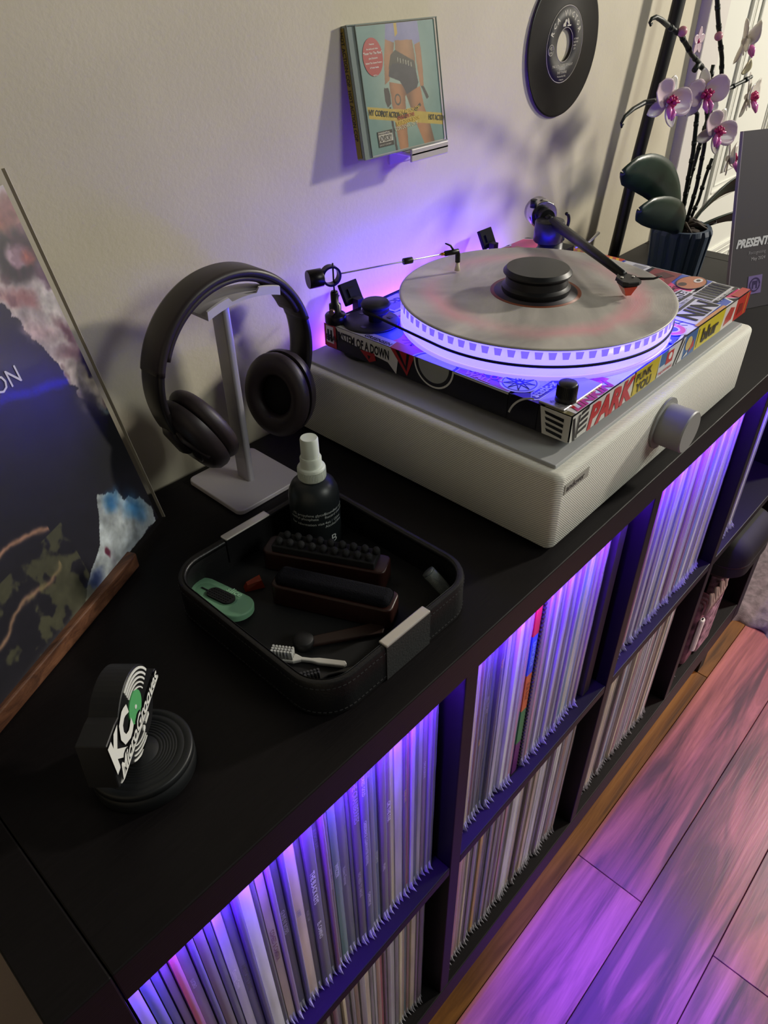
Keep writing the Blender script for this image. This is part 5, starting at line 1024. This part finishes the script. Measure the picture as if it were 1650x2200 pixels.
mb.add(vs, [(j*(nn+1)+i, j*(nn+1)+i+1, (j+1)*(nn+1)+i+1, (j+1)*(nn+1)+i) for j in range(nn) for i in range(nn)], True); mb.build('outer_film', fm, lp)
mb = MB(); mb.add([FLP(s, t, d) for d in (-0.001, 0.0026) for s, t in ((-0.0003, 0), (0.0002, 0), (0.0002, LHt), (-0.0003, LHt))], [(3,2,1,0),(4,5,6,7),(0,1,5,4),(1,2,6,5),(2,3,7,6),(3,0,4,7)])
mb.build('film_seam', mat('film_edge', '#a8a292', 0.35), lp)
bd = Vector((0.894, 0.447, 0)); bn = Vector((0.447, -0.894, 0)); BM = Matrix((bd, -bn, Vector((0, 0, 1)))).transposed().to_4x4(); BM.translation = Vector((0.2050, 0.2955, 0))
wb = thing('record_ledge', 'walnut bar holding up the leaning record sleeve', 'ledge', (0.10, 0.25, 0))
o = MB().box(-0.34, 0.0, 0.0, 0.0125, 0, 0.0170, M=BM).build('front_bar', M_walnut, wb); bevel(o, 0.0016, 2)
MB().box(-0.34, -0.004, 0.0115, 0.040, 0, 0.0050, M=BM).build('bottom_rail', M_walnut, wb)
MB().box(-0.335, -0.006, 0.0112, 0.0127, 0.0049, 0.0172, M=BM).build('groove_face', M_walnut, wb)

# ------------------------------------------------------------------ CD on its wall ledge
CB = Vector((0.601, 0.370, 0.2810)); FC_ = frame(CB, (1, 0, 0), (0, 0.022, 0.1225))
cd = thing('cd_case', 'compact disc in a clear jewel case with a red oval sticker, propped on the wall', 'compact disc', tuple(CB))
CW, CH, CT = 0.1418, 0.1235, 0.0100
mb = MB(); mb.add([FC_(s, t, d) for d in (-CT, -0.0012) for s, t in ((0.0135, 0.001), (CW-0.003, 0.001), (CW-0.003, CH-0.001), (0.0135, CH-0.001))], [(3,2,1,0),(4,5,6,7),(0,1,5,4),(1,2,6,5),(2,3,7,6),(3,0,4,7)])
mb.build('tray_card', mat('booklet_paper', '#b9b6ac', 0.6), cd)
def cd_art(S_, T_):
    n = vnoise(S_*120, T_*120, 11, 4)-0.5
    r_ = np.sqrt(((S_-0.078)/0.06)**2 + ((T_-0.065)/0.07)**2); g = np.clip(r_, 0, 1)[..., None]
    img = hx('#b7c2b0')*(1-g) + hx('#6f928c')*g + n[..., None]*0.05
    def put(P, c, sh=None):
        nonlocal img; m = inpoly(S_, T_, P)
        cc_ = hx(c); base = cc_ + n[..., None]*0.10
        if sh is not None: base = base*(1-0.35*np.clip(np.abs((S_-sh[0])/sh[1]), 0, 1)[..., None]**2)
        img = np.where(m[..., None], base, img)
    put([(0.0600, 0.1235), (0.0563, 0.108), (0.0645, 0.1035), (0.0725, 0.106), (0.1000, 0.104), (0.1015, 0.100), (0.1120, 0.1025), (0.1105, 0.1235)], '#8a88b4')       # shirt
    put([(0.0720, 0.1235), (0.0770, 0.1235), (0.0765, 0.112), (0.0722, 0.109)], '#c9a83a')
    put([(0.0710, 0.106), (0.0990, 0.105), (0.1010, 0.090), (0.1000, 0.075), (0.0680, 0.080), (0.0705, 0.093)], '#b07c4c', (0.085, 0.02))   # waist
    put([(0.0565, 0.108), (0.0700, 0.104), (0.0640, 0.088), (0.0555, 0.0700), (0.0480, 0.067), (0.0510, 0.090)], '#b0794c', (0.058, 0.013))  # left arm
    put([(0.1020, 0.100), (0.1118, 0.102), (0.1125, 0.080), (0.1110, 0.0600), (0.1050, 0.060), (0.1030, 0.080)], '#b0794c', (0.108, 0.009))
    put([(0.0545, 0.0690), (0.0980, 0.0600), (0.0780, 0.0530), (0.0760, 0.030), (0.0740, 0.0005), (0.0600, 0.0005), (0.0560, 0.0360)], '#b87c4e', (0.066, 0.014))  # left leg
    put([(0.0790, 0.0560), (0.1050, 0.0600), (0.1080, 0.0400), (0.1160, 0.0200), (0.1210, 0.0005), (0.1030, 0.0005), (0.0900, 0.0280)], '#b87c4e', (0.101, 0.016))
    put([(0.0550, 0.0740), (0.0620, 0.0930), (0.0700, 0.0975), (0.0860, 0.0890), (0.0985, 0.0845), (0.1025, 0.0640), (0.0990, 0.0590), (0.0810, 0.0545), (0.0780, 0.0600), (0.0720, 0.0680)], '#3a3238')  # shorts
    put([(0.0560, 0.0800), (0.0620, 0.0935), (0.0700, 0.0975), (0.0990, 0.0850), (0.1010, 0.0760), (0.0880, 0.0830), (0.0640, 0.0855)], '#4a4030')
    for q in range(6): put([(0.072+0.0042*q, 0.0905-0.0012*q), (0.0732+0.0042*q, 0.0905-0.0012*q), (0.0730+0.0042*q, 0.086-0.0012*q), (0.0720+0.0042*q, 0.086-0.0012*q)], '#b8b4a4')
    put([(0.0455, 0.0640), (0.0525, 0.0635), (0.0545, 0.0560), (0.0540, 0.0480), (0.0480, 0.0450), (0.0450, 0.0520)], '#3e2e28')
    put([(0.1060, 0.0600), (0.1110, 0.0595), (0.1180, 0.0480), (0.1140, 0.0460)], '#40302a')
    put([(0.0885, 0.0375), (0.1015, 0.0440), (0.1030, 0.0410), (0.0905, 0.0345)], '#3e3428')
    put([(0.0500, 0.045), (0.0530, 0.045), (0.0560, 0.0005), (0.0525, 0.0005)], '#3a2c28')
    ring_ = np.abs(np.sqrt(((S_-0.0655)/0.9)**2+(T_-0.0510)**2)-0.0048) < 0.0009; img = np.where(ring_[..., None], hx('#5a5248'), img)
    put([(0.0165, 0.0495), (0.0170, 0.0380), (0.1385, 0.0170), (0.1385, 0.0290)], '#c2a636')                   # tape
    put([(0.0530, 0.0360), (0.0560, 0.0430), (0.0840, 0.0390), (0.0830, 0.0270), (0.0600, 0.0250)], '#c8a440')
    return img
print_grid('cover_print', lambda s, t, d=0: FC_(s+0.0150, t+0.002, d), 0.1240, 0.1195, 220, 220, lambda a, b: cd_art(a+0.0150, b+0.002), vmat('booklet_print', 0.5, 0.0), cd, d=-0.0009)
tp = math.atan2(0.0290-0.0495, 0.122)
tf = flat('#2e2a18')
for s_, x_, y_ in (('NY COP', 0.0170, 0.0415), ('HOT ACTION COP', 0.0360, 0.0380), ('HOT ACTION', 0.1130, 0.0255)): text(FC_, s_, x_, y_, 0.0078, tf, cd, 'lettering', rot=tp, bold=0.03, d=-0.0006, sx=0.62 if len(s_) > 9 else 0.75)
mb = MB()
mb.poly(FC_, circ(0.0345, 0.0935, 0.0150, 40, ry=0.0175), -0.0008, -0.0005); st_ = mb.build('oval_sticker', flat('#b5332c'), cd)
for k, (s_, z_) in enumerate((('Features', .0022), ('the single and video', .0022), ('"Fever For The Flava"', .0032), ('plus Exclusive', .0024), ('Behind The Scenes Footage', .0022), ('& Poster Inside', .0022), ('83579-2', .0018))):
    text(FC_, s_, 0.0345, 0.1045-0.0042*k-(0.003 if k == 6 else 0), z_, flat('#e8ddd6'), st_, 'lettering', align='CENTER', bold=0.03, d=-0.0003)
mb = MB(); mb.poly(FC_, [(0.0258, 0.0240), (0.0500, 0.0240), (0.0505, 0.0085), (0.0262, 0.0085)], -0.0007, -0.0004); ad2 = mb.build('advisory_label', flat('#3a2e28'), cd)
mb = MB(); mb.poly(FC_, [(0.0270, 0.0205), (0.0492, 0.0205), (0.0495, 0.0130), (0.0273, 0.0130)], -0.0004, -0.0002); mb.build('label_panel', flat('#d0cabe'), ad2)
text(FC_, 'PARENTAL', 0.0272, 0.0212, 0.0026, flat('#d8d2c6'), ad2, 'lettering', d=-0.0002, sx=1.5, bold=0.02); text(FC_, 'ADVISORY', 0.0276, 0.0138, 0.0082, flat('#2a201c'), ad2, 'lettering', d=-0.0001, bold=0.03, sx=0.52); text(FC_, 'EXPLICIT CONTENT', 0.0270, 0.0098, 0.0022, flat('#d8d2c6'), ad2, 'lettering', d=-0.0002, sx=0.95)
for k, (s_, c_) in enumerate((('HOT ACTION COP', '#e0bc48'), ('FEVER FOR THE', '#b03a28'), ('FLAVA DOOM BOOM', '#e0bc48'), ('GOIN DOWN ON IT', '#d8d0b0'))): text(FC_, s_, 0.0640-0.003*k, 0.0360-0.0050*k, 0.0052, flat(c_), cd, 'lettering', d=-0.00045, bold=0.02, rot=math.radians(3), sx=0.8)
M_cdp = bpy.data.materials.new('jewel_case_clear'); M_cdp.use_nodes = True; q_ = M_cdp.node_tree.nodes['Principled BSDF']; q_.inputs['Base Color'].default_value = (0.1, 0.12, 0.11, 1); q_.inputs['Roughness'].default_value = 0.06; q_.inputs['Alpha'].default_value = 0.10; q_.inputs['Specular IOR Level'].default_value = 0.9
def cb(name, s0, s1, t0, t1, d0, d1, m):
    mb = MB(); mb.add([FC_(s, t, d) for d in (d0, d1) for s, t in ((s0, t0), (s1, t0), (s1, t1), (s0, t1))], [(3,2,1,0),(4,5,6,7),(0,1,5,4),(1,2,6,5),(2,3,7,6),(3,0,4,7)]); return mb.build(name, m, cd)
cb('front_cover', 0.0, CW, 0, CH+0.0005, -0.0002, 0.0010, M_cdp)
cb('case_rail', 0.0004, 0.0120, 0.0004, CH, -CT, -0.0004, mat('case_hinge', '#8f9a98', 0.2, 0.0, coat=0.6))
mb = MB()
for s_ in (0.0005, 0.0122, CW-0.0012): mb.poly(FC_, [(s_, 0), (s_+0.0008, 0), (s_+0.0008, CH), (s_, CH)], 0.0, 0.0014)
mb.poly(FC_, [(0, 0), (CW, 0), (CW, 0.0009), (0, 0.0009)], 0, 0.0014); mb.poly(FC_, [(0, CH-0.0009), (CW, CH-0.0009), (CW, CH), (0, CH)], 0, 0.0014)
mb.build('case_edge', mat('case_rim', '#7f8a86', 0.12, coat=0.8), cd)
FCS = frame(FC_(-0.0003, CH, -CT), -(FC_(0, 1, 0)-FC_(0, 0, 0)), FC_(0, 0, 1)-FC_(0, 0, 0))
mb = MB(); mb.poly(FCS, [(0.002, 0.0006), (CH-0.002, 0.0006), (CH-0.002, 0.0072), (0.002, 0.0072)], -0.0004, 0.0002); sn_ = mb.build('spine_card', flat('#8f7d2e'), cd)
text(FCS, 'HOT ACTION COP  HOT ACTION COP', 0.005, 0.0015, 0.0066, flat('#241f10'), sn_, 'lettering', d=0.0005, bold=0.02, sx=0.85)
ld = thing('cd_wall_ledge', 'small white wall ledge under the compact disc', 'ledge', (0.697, 0.38, 0.276))
o = MB().box(0.6660, 0.7320, 0.3585, 0.397, 0.2755, 0.2795).build('shelf_plate', mat('ledge_white', '#b5aeb4', 0.4), ld); bevel(o, 0.0012, 2)
o = MB().box(0.6660, 0.7320, 0.3585, 0.3615, 0.2695, 0.2835).build('front_lip', mat('ledge_white', '#b5aeb4'), ld); bevel(o, 0.0012, 2)
MB().box(0.6700, 0.7280, 0.3955, 0.398, 0.262, 0.300).build('wall_plate', mat('ledge_white', '#b5aeb4'), ld)

# ------------------------------------------------------------------ seven-inch record on the wall
VC = Vector((1.0240, 0.3955, 0.3555)); FV = frame(VC, (1, 0, 0), (0, 0, 1))
v7 = thing('seven_inch_record', 'black seven-inch record with a wide centre hole hung on the wall', 'record', tuple(VC))
wv = mat('black_vinyl', '#0c0b0d', 0.32, spec=0.6)
MB().lathe([(0.0195, 0), (0.0875, 0), (0.0880, 0.0008), (0.0875, 0.0018), (0.0855, 0.0016), (0.0500, 0.0016), (0.0470, 0.0020), (0.0195, 0.0020)], VC, (0, -1, 0), 128, close=True).build('disc', wv, v7)
mb = MB(); mb.lathe([(0.0197, 0.0020), (0.0455, 0.0020), (0.0455, 0.00225), (0.0197, 0.00225)], VC, (0, -1, 0), 96, close=True); mb.build('label_paper', mat('label_dark', '#2a2826', 0.6), v7)
mb = MB(); mb.lathe([(0.0445, 0.00225), (0.0455, 0.00225), (0.0455, 0.0024), (0.0445, 0.0024)], VC, (0, -1, 0), 96, close=True); mb.lathe([(0.0197, 0.00225), (0.0205, 0.00225), (0.0205, 0.0024), (0.0197, 0.0024)], VC, (0, -1, 0), 64, close=True); mb.build('label_rim', flat('#8a8478'), v7)
li = flat('#b9b4a6')
ringtext(FV, 'RCA VICTOR', 0, 0, 0.0335, 0.0095, li, v7, a0=92, step=math.radians(14.5), bold=0.03, d=0.0025)
mb = MB()   # listening dog and horn emblem
mb.poly(FV, [(-0.010, 0.0215), (-0.0095, 0.0245), (-0.0065, 0.0265), (-0.0055, 0.0290), (-0.0028, 0.0300), (-0.0008, 0.0285), (-0.0012, 0.0268), (-0.0030, 0.0262), (-0.0032, 0.0225), (-0.0022, 0.0215)], 0.0023, 0.0026)
mb.poly(FV, [(0.0010, 0.0215), (0.0100, 0.0215), (0.0100, 0.0232), (0.0010, 0.0232)], 0.0023, 0.0026); mb.poly(FV, [(0.0040, 0.0235), (0.0002, 0.0262), (-0.0002, 0.0312), (0.0028, 0.0300), (0.0052, 0.0262), (0.0062, 0.0235)], 0.0023, 0.0026)
mb.build('dog_and_horn_emblem', li, v7)
mb = MB(); mb.poly(FV, arcband(-0.0335, -0.004, 0.0060, 0.0066, 0, 350, 24), 0.0023, 0.0026); mb.build('side_emblem', li, v7)
text(FV, '45', -0.0368, -0.0040, 0.0060, li, v7, 'lettering', d=0.0025); text(FV, 'RPM', -0.0372, -0.0085, 0.0038, li, v7, 'lettering', d=0.0025)
for k, s_ in enumerate(('47-9689', 'N2WW', '6284', '2:38')): text(FV, s_, 0.0225, 0.0045-0.0038*k, 0.0034, li, v7, 'lettering', d=0.0025)
for k, (s_, z_) in enumerate((('THE LION SLEEPS TONIGHT', 0.0042), ('(Wimoweh)', 0.0032), ('THE TOKENS', 0.0042), ('Produced by H&L', 0.0030), ('Creatore', 0.003))): text(FV, s_, 0, -0.0255-0.0042*k, z_, li, v7, 'lettering', align='CENTER', d=0.0025)

# ------------------------------------------------------------------ curved lamp pole by the wall
pl_ = thing('arc_floor_lamp', 'tall black curved lamp pole standing against the wall behind the turntable', 'lamp', (1.240, 0.362, 0.0))
pp = [(1.222, 0.366, 0.0), (1.233, 0.366, 0.06), (1.243, 0.366, 0.13), (1.257, 0.366, 0.20), (1.275, 0.366, 0.285), (1.291, 0.366, 0.36), (1.302, 0.366, 0.43), (1.309, 0.366, 0.52), (1.312, 0.366, 0.66), (1.31, 0.366, 0.85), (1.29, 0.366, 1.05), (1.22, 0.366, 1.22), (1.08, 0.366, 1.32)]
MB().tube(pp, 0.0100, 16).build('pole', mat('satin_black_metal', '#0b0b0c', 0.45, 0.0), pl_)
MB().lathe([(0, 0), (0.028, 0), (0.028, 0.006), (0.012, 0.010), (0, 0.010)], (1.222, 0.366, 0.0), seg=36).build('base', M_matte, pl_)

# ------------------------------------------------------------------ potted brick-built orchid
OC = Vector((1.246, 0.262, 0.0))
orc = thing('potted_orchid', 'pink and white orchid in a fluted dark blue pot', 'plant', tuple(OC))
mb = MB(); NF = 16; Rb, Rt, PH = 0.0425, 0.0495, 0.090; vs = []; K2 = NF*4
lv = [(0.0, Rb*0.96, 0), (0.002, Rb, 1), (0.083, Rt*1.0, 1), (PH, Rt*0.93, 0.35), (PH, Rt*0.80, 0), (0.078, Rt*0.80, 0)]
for z, r_, w_ in lv:
    for i in range(K2):
        ph = i % 4; rr_ = r_*(1 - 0.085*w_*(1 if ph == 0 else 0)); a = 2*math.pi*(i + (0.9 if ph == 3 else -0.9+1 if ph == 1 else 0)*0.0)/K2
        vs.append((OC.x+rr_*math.cos(a), OC.y+rr_*math.sin(a), z))
fs_ = [(k*K2+i, k*K2+(i+1) % K2, (k+1)*K2+(i+1) % K2, (k+1)*K2+i) for k in range(len(lv)-1) for i in range(K2)] + [tuple(range(K2))[::-1]]
mb.add(vs, fs_).build('pot', mat('pot_blue', '#33445a', 0.5), orc)
MB().lathe([(0, 0.076), (Rt*0.8, 0.076), (Rt*0.8, 0.080), (Rt*0.4, 0.086), (0, 0.088)], (OC.x, OC.y, 0), seg=30).build('soil', mat('soil_brown', '#2a1f18', 0.9, bump=0.8, bscale=150, var=0.5, vscale=90), orc)
rr2 = random.Random(4)
for i in range(9):
    a = rr2.uniform(0, 6.28); p0_ = Vector((OC.x, OC.y, 0.086)); e2 = Vector((OC.x+0.040*math.cos(a), OC.y+0.040*math.sin(a), 0.0885)); mid = (p0_+e2)/2 + Vector((rr2.uniform(-.01, .01), rr2.uniform(-.01, .01), 0.010))
    MB().tube([p0_, mid, e2], [0.0035, 0.003, 0.0018], 7).build('root', mat('root_brown', '#5a4a3c' if i % 3 else '#3a3026', 0.7), orc)
MB().tube([(OC.x+0.038, OC.y-0.030, 0.088), (OC.x+0.050, OC.y-0.036, 0.090), (OC.x+0.056, OC.y-0.030, 0.094)], 0.0013, 6).build('root', M_matte, orc)
M_stem = mat('stem_green_black', '#121c17', 0.5); M_leaf = mat('leaf_green', '#1c3026', 0.38, var=0.25, vscale=30); M_pet = mat('petal_blush', '#c9b2bc', 0.35, coat=0.3); M_petw = mat('petal_white', '#cfc8c0', 0.3, coat=0.4); M_mag = mat('magenta_plastic', '#a8225e', 0.3); M_lip = mat('lip_orchid_pink', '#c86aac', 0.3)
OY = 0.26
def stem(pts, r=0.0032):
    o = MB().tube(pts, r, 9).build('stem', M_stem, orc)
    mb = MB()
    for a, b in zip(pts[:-1], pts[1:]):
        a, b = Vector(a), Vector(b); n_k = max(1, int((b-a).length/0.022))
        for q in range(n_k): c = a.lerp(b, (q+0.5)/n_k); d_ = (b-a).normalized(); mb.cyl(c-d_*0.003, 0.0038, 0.006, d_, 9)
    tag(mb.build('stem_node', M_stem, o), kind='stuff')
    return o
X_ = lambda x, z, y=OY: (x, y, z)
stem([(1.236, 0.262, 0.085), X_(1.2215, 0.157), X_(1.2164, 0.2073), X_(1.200, 0.262), X_(1.160, 0.282), X_(1.122, 0.2967), X_(1.085, 0.297)])
stem([(1.258, 0.262, 0.085), X_(1.262, 0.150), X_(1.256, 0.207), X_(1.245, 0.245), X_(1.2265, 0.2753), X_(1.2060, 0.305), X_(1.1923, 0.3179), X_(1.165, 0.331), X_(1.1369, 0.3424), X_(1.110, 0.357), X_(1.088, 0.369), X_(1.0455, 0.3813)])
stem([(1.250, 0.270, 0.085), X_(1.258, 0.16, 0.272), X_(1.268, 0.22, 0.272), X_(1.2708, 0.2703, 0.268), X_(1.2724, 0.304, 0.265), X_(1.245, 0.330), X_(1.2207, 0.3559), X_(1.196, 0.385), X_(1.183, 0.402), X_(1.172, 0.425)])
stem([X_(1.268, 0.275), X_(1.290, 0.284), X_(1.330, 0.290, 0.255), X_(1.356, 0.296, 0.25)], 0.0028)
stem([X_(1.250, 0.240), X_(1.240, 0.262), X_(1.2193, 0.300), X_(1.2193, 0.3233)], 0.0028)
stem([X_(1.3000, 0.185), X_(1.2904, 0.1600), X_(1.2847, 0.125), X_(1.270, 0.100)], 0.0026)
for c_, n_, r0 in (((1.0030, 0.2966), -1, None), ((1.0455, 0.3813), -1, None)):
    if c_[1] < 0.35: cp = [X_(1.060, 0.296), X_(1.020, 0.298), X_(0.990, 0.294), X_(0.970, 0.288), X_(0.963, 0.281), X_(0.966, 0.276), X_(0.970, 0.279)]
    else: cp = [X_(1.0455, 0.3813), X_(1.025, 0.388), X_(1.008, 0.392), X_(0.998, 0.391), X_(0.994, 0.387), X_(0.998, 0.384), X_(1.002, 0.386)]
    MB().tube(cp, [0.0036, 0.0033, 0.0028, 0.0022, 0.0017, 0.0014, 0.0011], 8).build('curled_tip', M_stem, orc)
def petal(c, R_, ang, length, width, cup_, m, par, name='petal', base=0.006, tip=0.6, lift=0.0):
    """a cupped petal lying mostly in the flower plane; R_ = rotation (columns x,y,z; z faces out)"""
    n, k = 9, 7; vs = []
    for i in range(n+1):
        u = i/n; w_ = width*math.sin(math.pi*min(1, (u*0.93+0.07)))**tip; l = base + length*u
        for j in range(k+1):
            v = -1 + 2*j/k; z = cup_*(u*u*0.6 + v*v*0.55*math.sin(math.pi*u)) + lift*u
            p = Vector((l*math.cos(ang) - v*w_*math.sin(ang), l*math.sin(ang) + v*w_*math.cos(ang), z)); vs.append(Vector(c) + R_ @ p)
    m_b = MB(); fs2 = [(i*(k+1)+j, i*(k+1)+j+1, (i+1)*(k+1)+j+1, (i+1)*(k+1)+j) for i in range(n) for j in range(k)]
    m_b.add(vs, fs2, True); o = m_b.build(name, m, par)
    s_ = o.modifiers.new('thick', 'SOLIDIFY'); s_.thickness = 0.0012; s_.offset = 0
    return o
def flower(c, face, roll=0, scale=1.0, warm=False):
    Z_ = Vector(face).normalized(); Xa = Vector((0, 0, 1)).cross(Z_).normalized(); Ya = Z_.cross(Xa); R_ = Matrix((Xa, Ya, Z_)).transposed() @ Matrix.Rotation(math.radians(roll), 3, 'Z')
    c = Vector(c); fo = MB().sphere(c, 0.0055*scale, 12, 8).build('flower', M_petw, orc); fo['label'] = 'white and blush orchid bloom with a magenta centre'
    s = scale; pm = M_petw if warm else M_pet
    for a in (20, 160): petal(c+R_ @ Vector((0, 0, 0.002)), R_, math.radians(a), 0.034*s, 0.0175*s, 0.013*s, pm, fo, 'round_petal', base=0.002, tip=0.45)
    for a in (90, 222, 318): petal(c, R_, math.radians(a), 0.032*s, 0.0095*s, 0.003*s, M_petw, fo, 'sepal', base=0.003, tip=0.7, lift=-0.004)
    mb = MB()
    for p, r_ in (((0, 0.003, 0.008), 0.0042), ((-0.0055, 0.0, 0.008), 0.0035), ((0.0055, 0.0, 0.008), 0.0035), ((0, -0.004, 0.010), 0.0045), ((-0.003, 0.006, 0.010), 0.0028), ((0.003, 0.006, 0.010), 0.0028), ((0, 0, 0.014), 0.0035)):
        mb.sphere(c + R_ @ (Vector(p)*s), r_*s, 10, 6)
    for sg in (-1, 1): mb.tube([c+R_ @ Vector((0.002*sg*s, 0, 0.010*s)), c+R_ @ Vector((0.009*sg*s, 0.004*s, 0.012*s))], 0.0020*s, 8)
    mb.build('column', M_mag, fo)
    mb = MB()
    for sg in (-1, 1):
        mb.tube([c+R_ @ (Vector((0.0022*sg, -0.006, 0.009))*s), c+R_ @ (Vector((0.0045*sg, -0.013, 0.014))*s), c+R_ @ (Vector((0.0022*sg, -0.022, 0.017))*s)], [0.0030*s, 0.0040*s, 0.0012*s], 9)
    mb.build('lip', M_lip, fo)
    return fo
flower((1.0620, OY-0.012, 0.2940), (-0.35, -0.92, 0.15), -22, 0.98)
flower((1.1780, OY-0.012, 0.2905), (-0.55, -0.80, 0.05), 8, 1.0)
flower((1.2480, OY-0.014, 0.2330), (-0.40, -0.88, 0.10), -28, 1.0)
flower((1.3400, OY-0.012, 0.1800), (0.30, -0.92, 0.10), -20, 0.95, True)
flower((1.3560, OY-0.012, 0.2680), (0.15, -0.95, 0.05), 5, 1.0, True)
flower((1.2860, OY-0.012, 0.3480), (0.62, -0.75, -0.10), -30, 0.9, True)
# small star flower, buds
sf = MB().sphere((1.1276, OY-0.008, 0.3592), 0.0035, 10, 6).build('flower', M_mag, orc); sf['label'] = 'tiny pale pink star-shaped bloom'
for q in range(5): petal((1.1276, OY-0.009, 0.3592), Matrix(((1,0,0),(0,0,-1),(0,1,0))), math.radians(90+72*q), 0.016, 0.0055, 0.001, M_pet, sf, 'petal', base=0.001, tip=0.8)
for x_, z_, r_ in ((1.0791, 0.3730, 0.0062), (1.2002, 0.3598, 0.0058)):
    o = MB().sphere((x_, OY-0.006, z_), r_, 14, 10).build('bud', mat('bud_pink', '#b97888', 0.4), orc)
petal((1.3400, OY, 0.300), Matrix(((1,0,0),(0,0,-1),(0,1,0))), math.radians(70), 0.022, 0.010, 0.010, mat('bud_cream', '#b9b08e', 0.4), orc, 'opening_bud', base=0.0)
MB().tube([X_(1.156, 0.322), X_(1.168, 0.330)], 0.0040, 8).build('leaf_clip', M_stem, orc)
def leaf(path, widths, upd, cup_=0.012):
    path = [Vector(p) for p in path]; n = 28; vs = []; k = 6
    def samp(u):
        f = u*(len(path)-1); i = min(int(f), len(path)-2); t = f-i
        p0_, p1_, p2_, p3_ = path[max(i-1, 0)], path[i], path[i+1], path[min(i+2, len(path)-1)]
        return 0.5*((2*p1_) + (p2_-p0_)*t + (2*p0_-5*p1_+4*p2_-p3_)*t*t + (3*p1_-p0_-3*p2_+p3_)*t**3)
    for i in range(n+1):
        u = i/n; p = samp(u); d_ = (samp(min(1, u+0.03))-samp(max(0, u-0.03))).normalized(); W_ = Vector(upd); W_ = (W_-d_*W_.dot(d_)).normalized(); N_ = d_.cross(W_)
        f = u*(len(widths)-1); a = min(int(f), len(widths)-2); w_ = widths[a]+(widths[a+1]-widths[a])*(f-a)
        for j in range(k+1): v = -1+2*j/k; vs.append(p + W_*(w_*v) + N_*(cup_*v*v))
    mb = MB(); mb.add(vs, [(i*(k+1)+j, i*(k+1)+j+1, (i+1)*(k+1)+j+1, (i+1)*(k+1)+j) for i in range(n) for j in range(k)], True); o = mb.build('leaf', M_leaf, orc)
    s_ = o.modifiers.new('thick', 'SOLIDIFY'); s_.thickness = 0.0025; s_.offset = 0
    return o
leaf([(1.225, 0.262, 0.088), (1.177, 0.256, 0.136), (1.110, 0.250, 0.180), (1.040, 0.248, 0.208), (0.968, 0.246, 0.222)], [0.007, 0.013, 0.018, 0.023, 0.026, 0.028, 0.028, 0.026, 0.020, 0.002], (0.30, -0.35, 0.88), 0.006)
leaf([(1.220, 0.252, 0.086), (1.166, 0.236, 0.114), (1.095, 0.222, 0.142), (1.030, 0.216, 0.163), (0.966, 0.212, 0.180)], [0.007, 0.012, 0.017, 0.020, 0.023, 0.025, 0.025, 0.023, 0.018, 0.002], (0.28, -0.45, 0.84), 0.006)
leaf([(1.272, 0.262, 0.086), (1.325, 0.262, 0.110), (1.390, 0.255, 0.130), (1.455, 0.240, 0.128), (1.500, 0.23, 0.11)], [0.006, 0.013, 0.018, 0.021, 0.019, 0.014, 0.003], (-0.2, -0.5, 0.85), 0.004)
leaf([(1.268, 0.250, 0.084), (1.315, 0.235, 0.092), (1.370, 0.220, 0.092), (1.430, 0.205, 0.078), (1.470, 0.20, 0.06)], [0.006, 0.011, 0.015, 0.017, 0.015, 0.011, 0.003], (-0.1, -0.7, 0.7), 0.004)

# ------------------------------------------------------------------ dark commemorative card leaning behind the turntable
ce = Vector((math.cos(math.radians(-25)), math.sin(math.radians(-25)), 0)); CBB = Vector((1.1599, 0.1280, 0.0005)); CNN = Vector((0.0250, 0.0537, 0.2489)).normalized(); FCD = frame(CBB, ce, CNN)
ck = thing('presentation_card', 'tall dark grey card with white lettering standing at the far shelf end', 'card', tuple(CBB))
mb = MB(); mb.poly(FCD, [(0, 0), (0.205, 0), (0.205, 0.256), (0, 0.256)], -0.005, 0.0); mb.build('board', mat('dark_grey_card', '#3f3a40', 0.6), ck)
mb = MB(); mb.poly(FCD, [(-0.0006, 0), (0.0008, 0), (0.0008, 0.256), (-0.0006, 0.256)], -0.0052, 0.0002); mb.build('card_edge', mat('card_edge', '#8a8088', 0.5), ck)
text(FCD, 'PRESENTED', 0.0070, 0.0955, 0.0165, flat('#d0d0d4'), ck, 'lettering', bold=0.05, shear=0.25, sx=0.95)
text(FCD, 'Recognising', 0.0330, 0.0830, 0.0072, flat('#8a868c'), ck, 'lettering'); text(FCD, 'May 2024', 0.0395, 0.0735, 0.0072, flat('#a8a4aa'), ck, 'lettering')
mb = MB(); mb.poly(FCD, [(0.038, 0.022), (0.066, 0.022), (0.066, 0.050), (0.038, 0.050)], 0, 0.0004); lo = mb.build('logo_square', flat('#7a68a0'), ck)
mb = MB(); mb.poly(FCD, arcband(0.052, 0.036, 0.0088, 0.0110, 0, 355, 28), 0.0004, 0.0007); mb.poly(FCD, [(0.047, 0.030), (0.0495, 0.030), (0.0495, 0.036), (0.0545, 0.036), (0.0545, 0.030), (0.057, 0.030), (0.057, 0.042), (0.047, 0.042)], 0.0004, 0.0007); mb.build('artwork', flat('#3a2c5a'), lo)
# a prop strut so the card stands
MB().box(1.235, 1.262, 0.16, 0.164, 0.0, 0.06).build('easel_strut', mat('dark_grey_card', '#3f3a40'), ck)
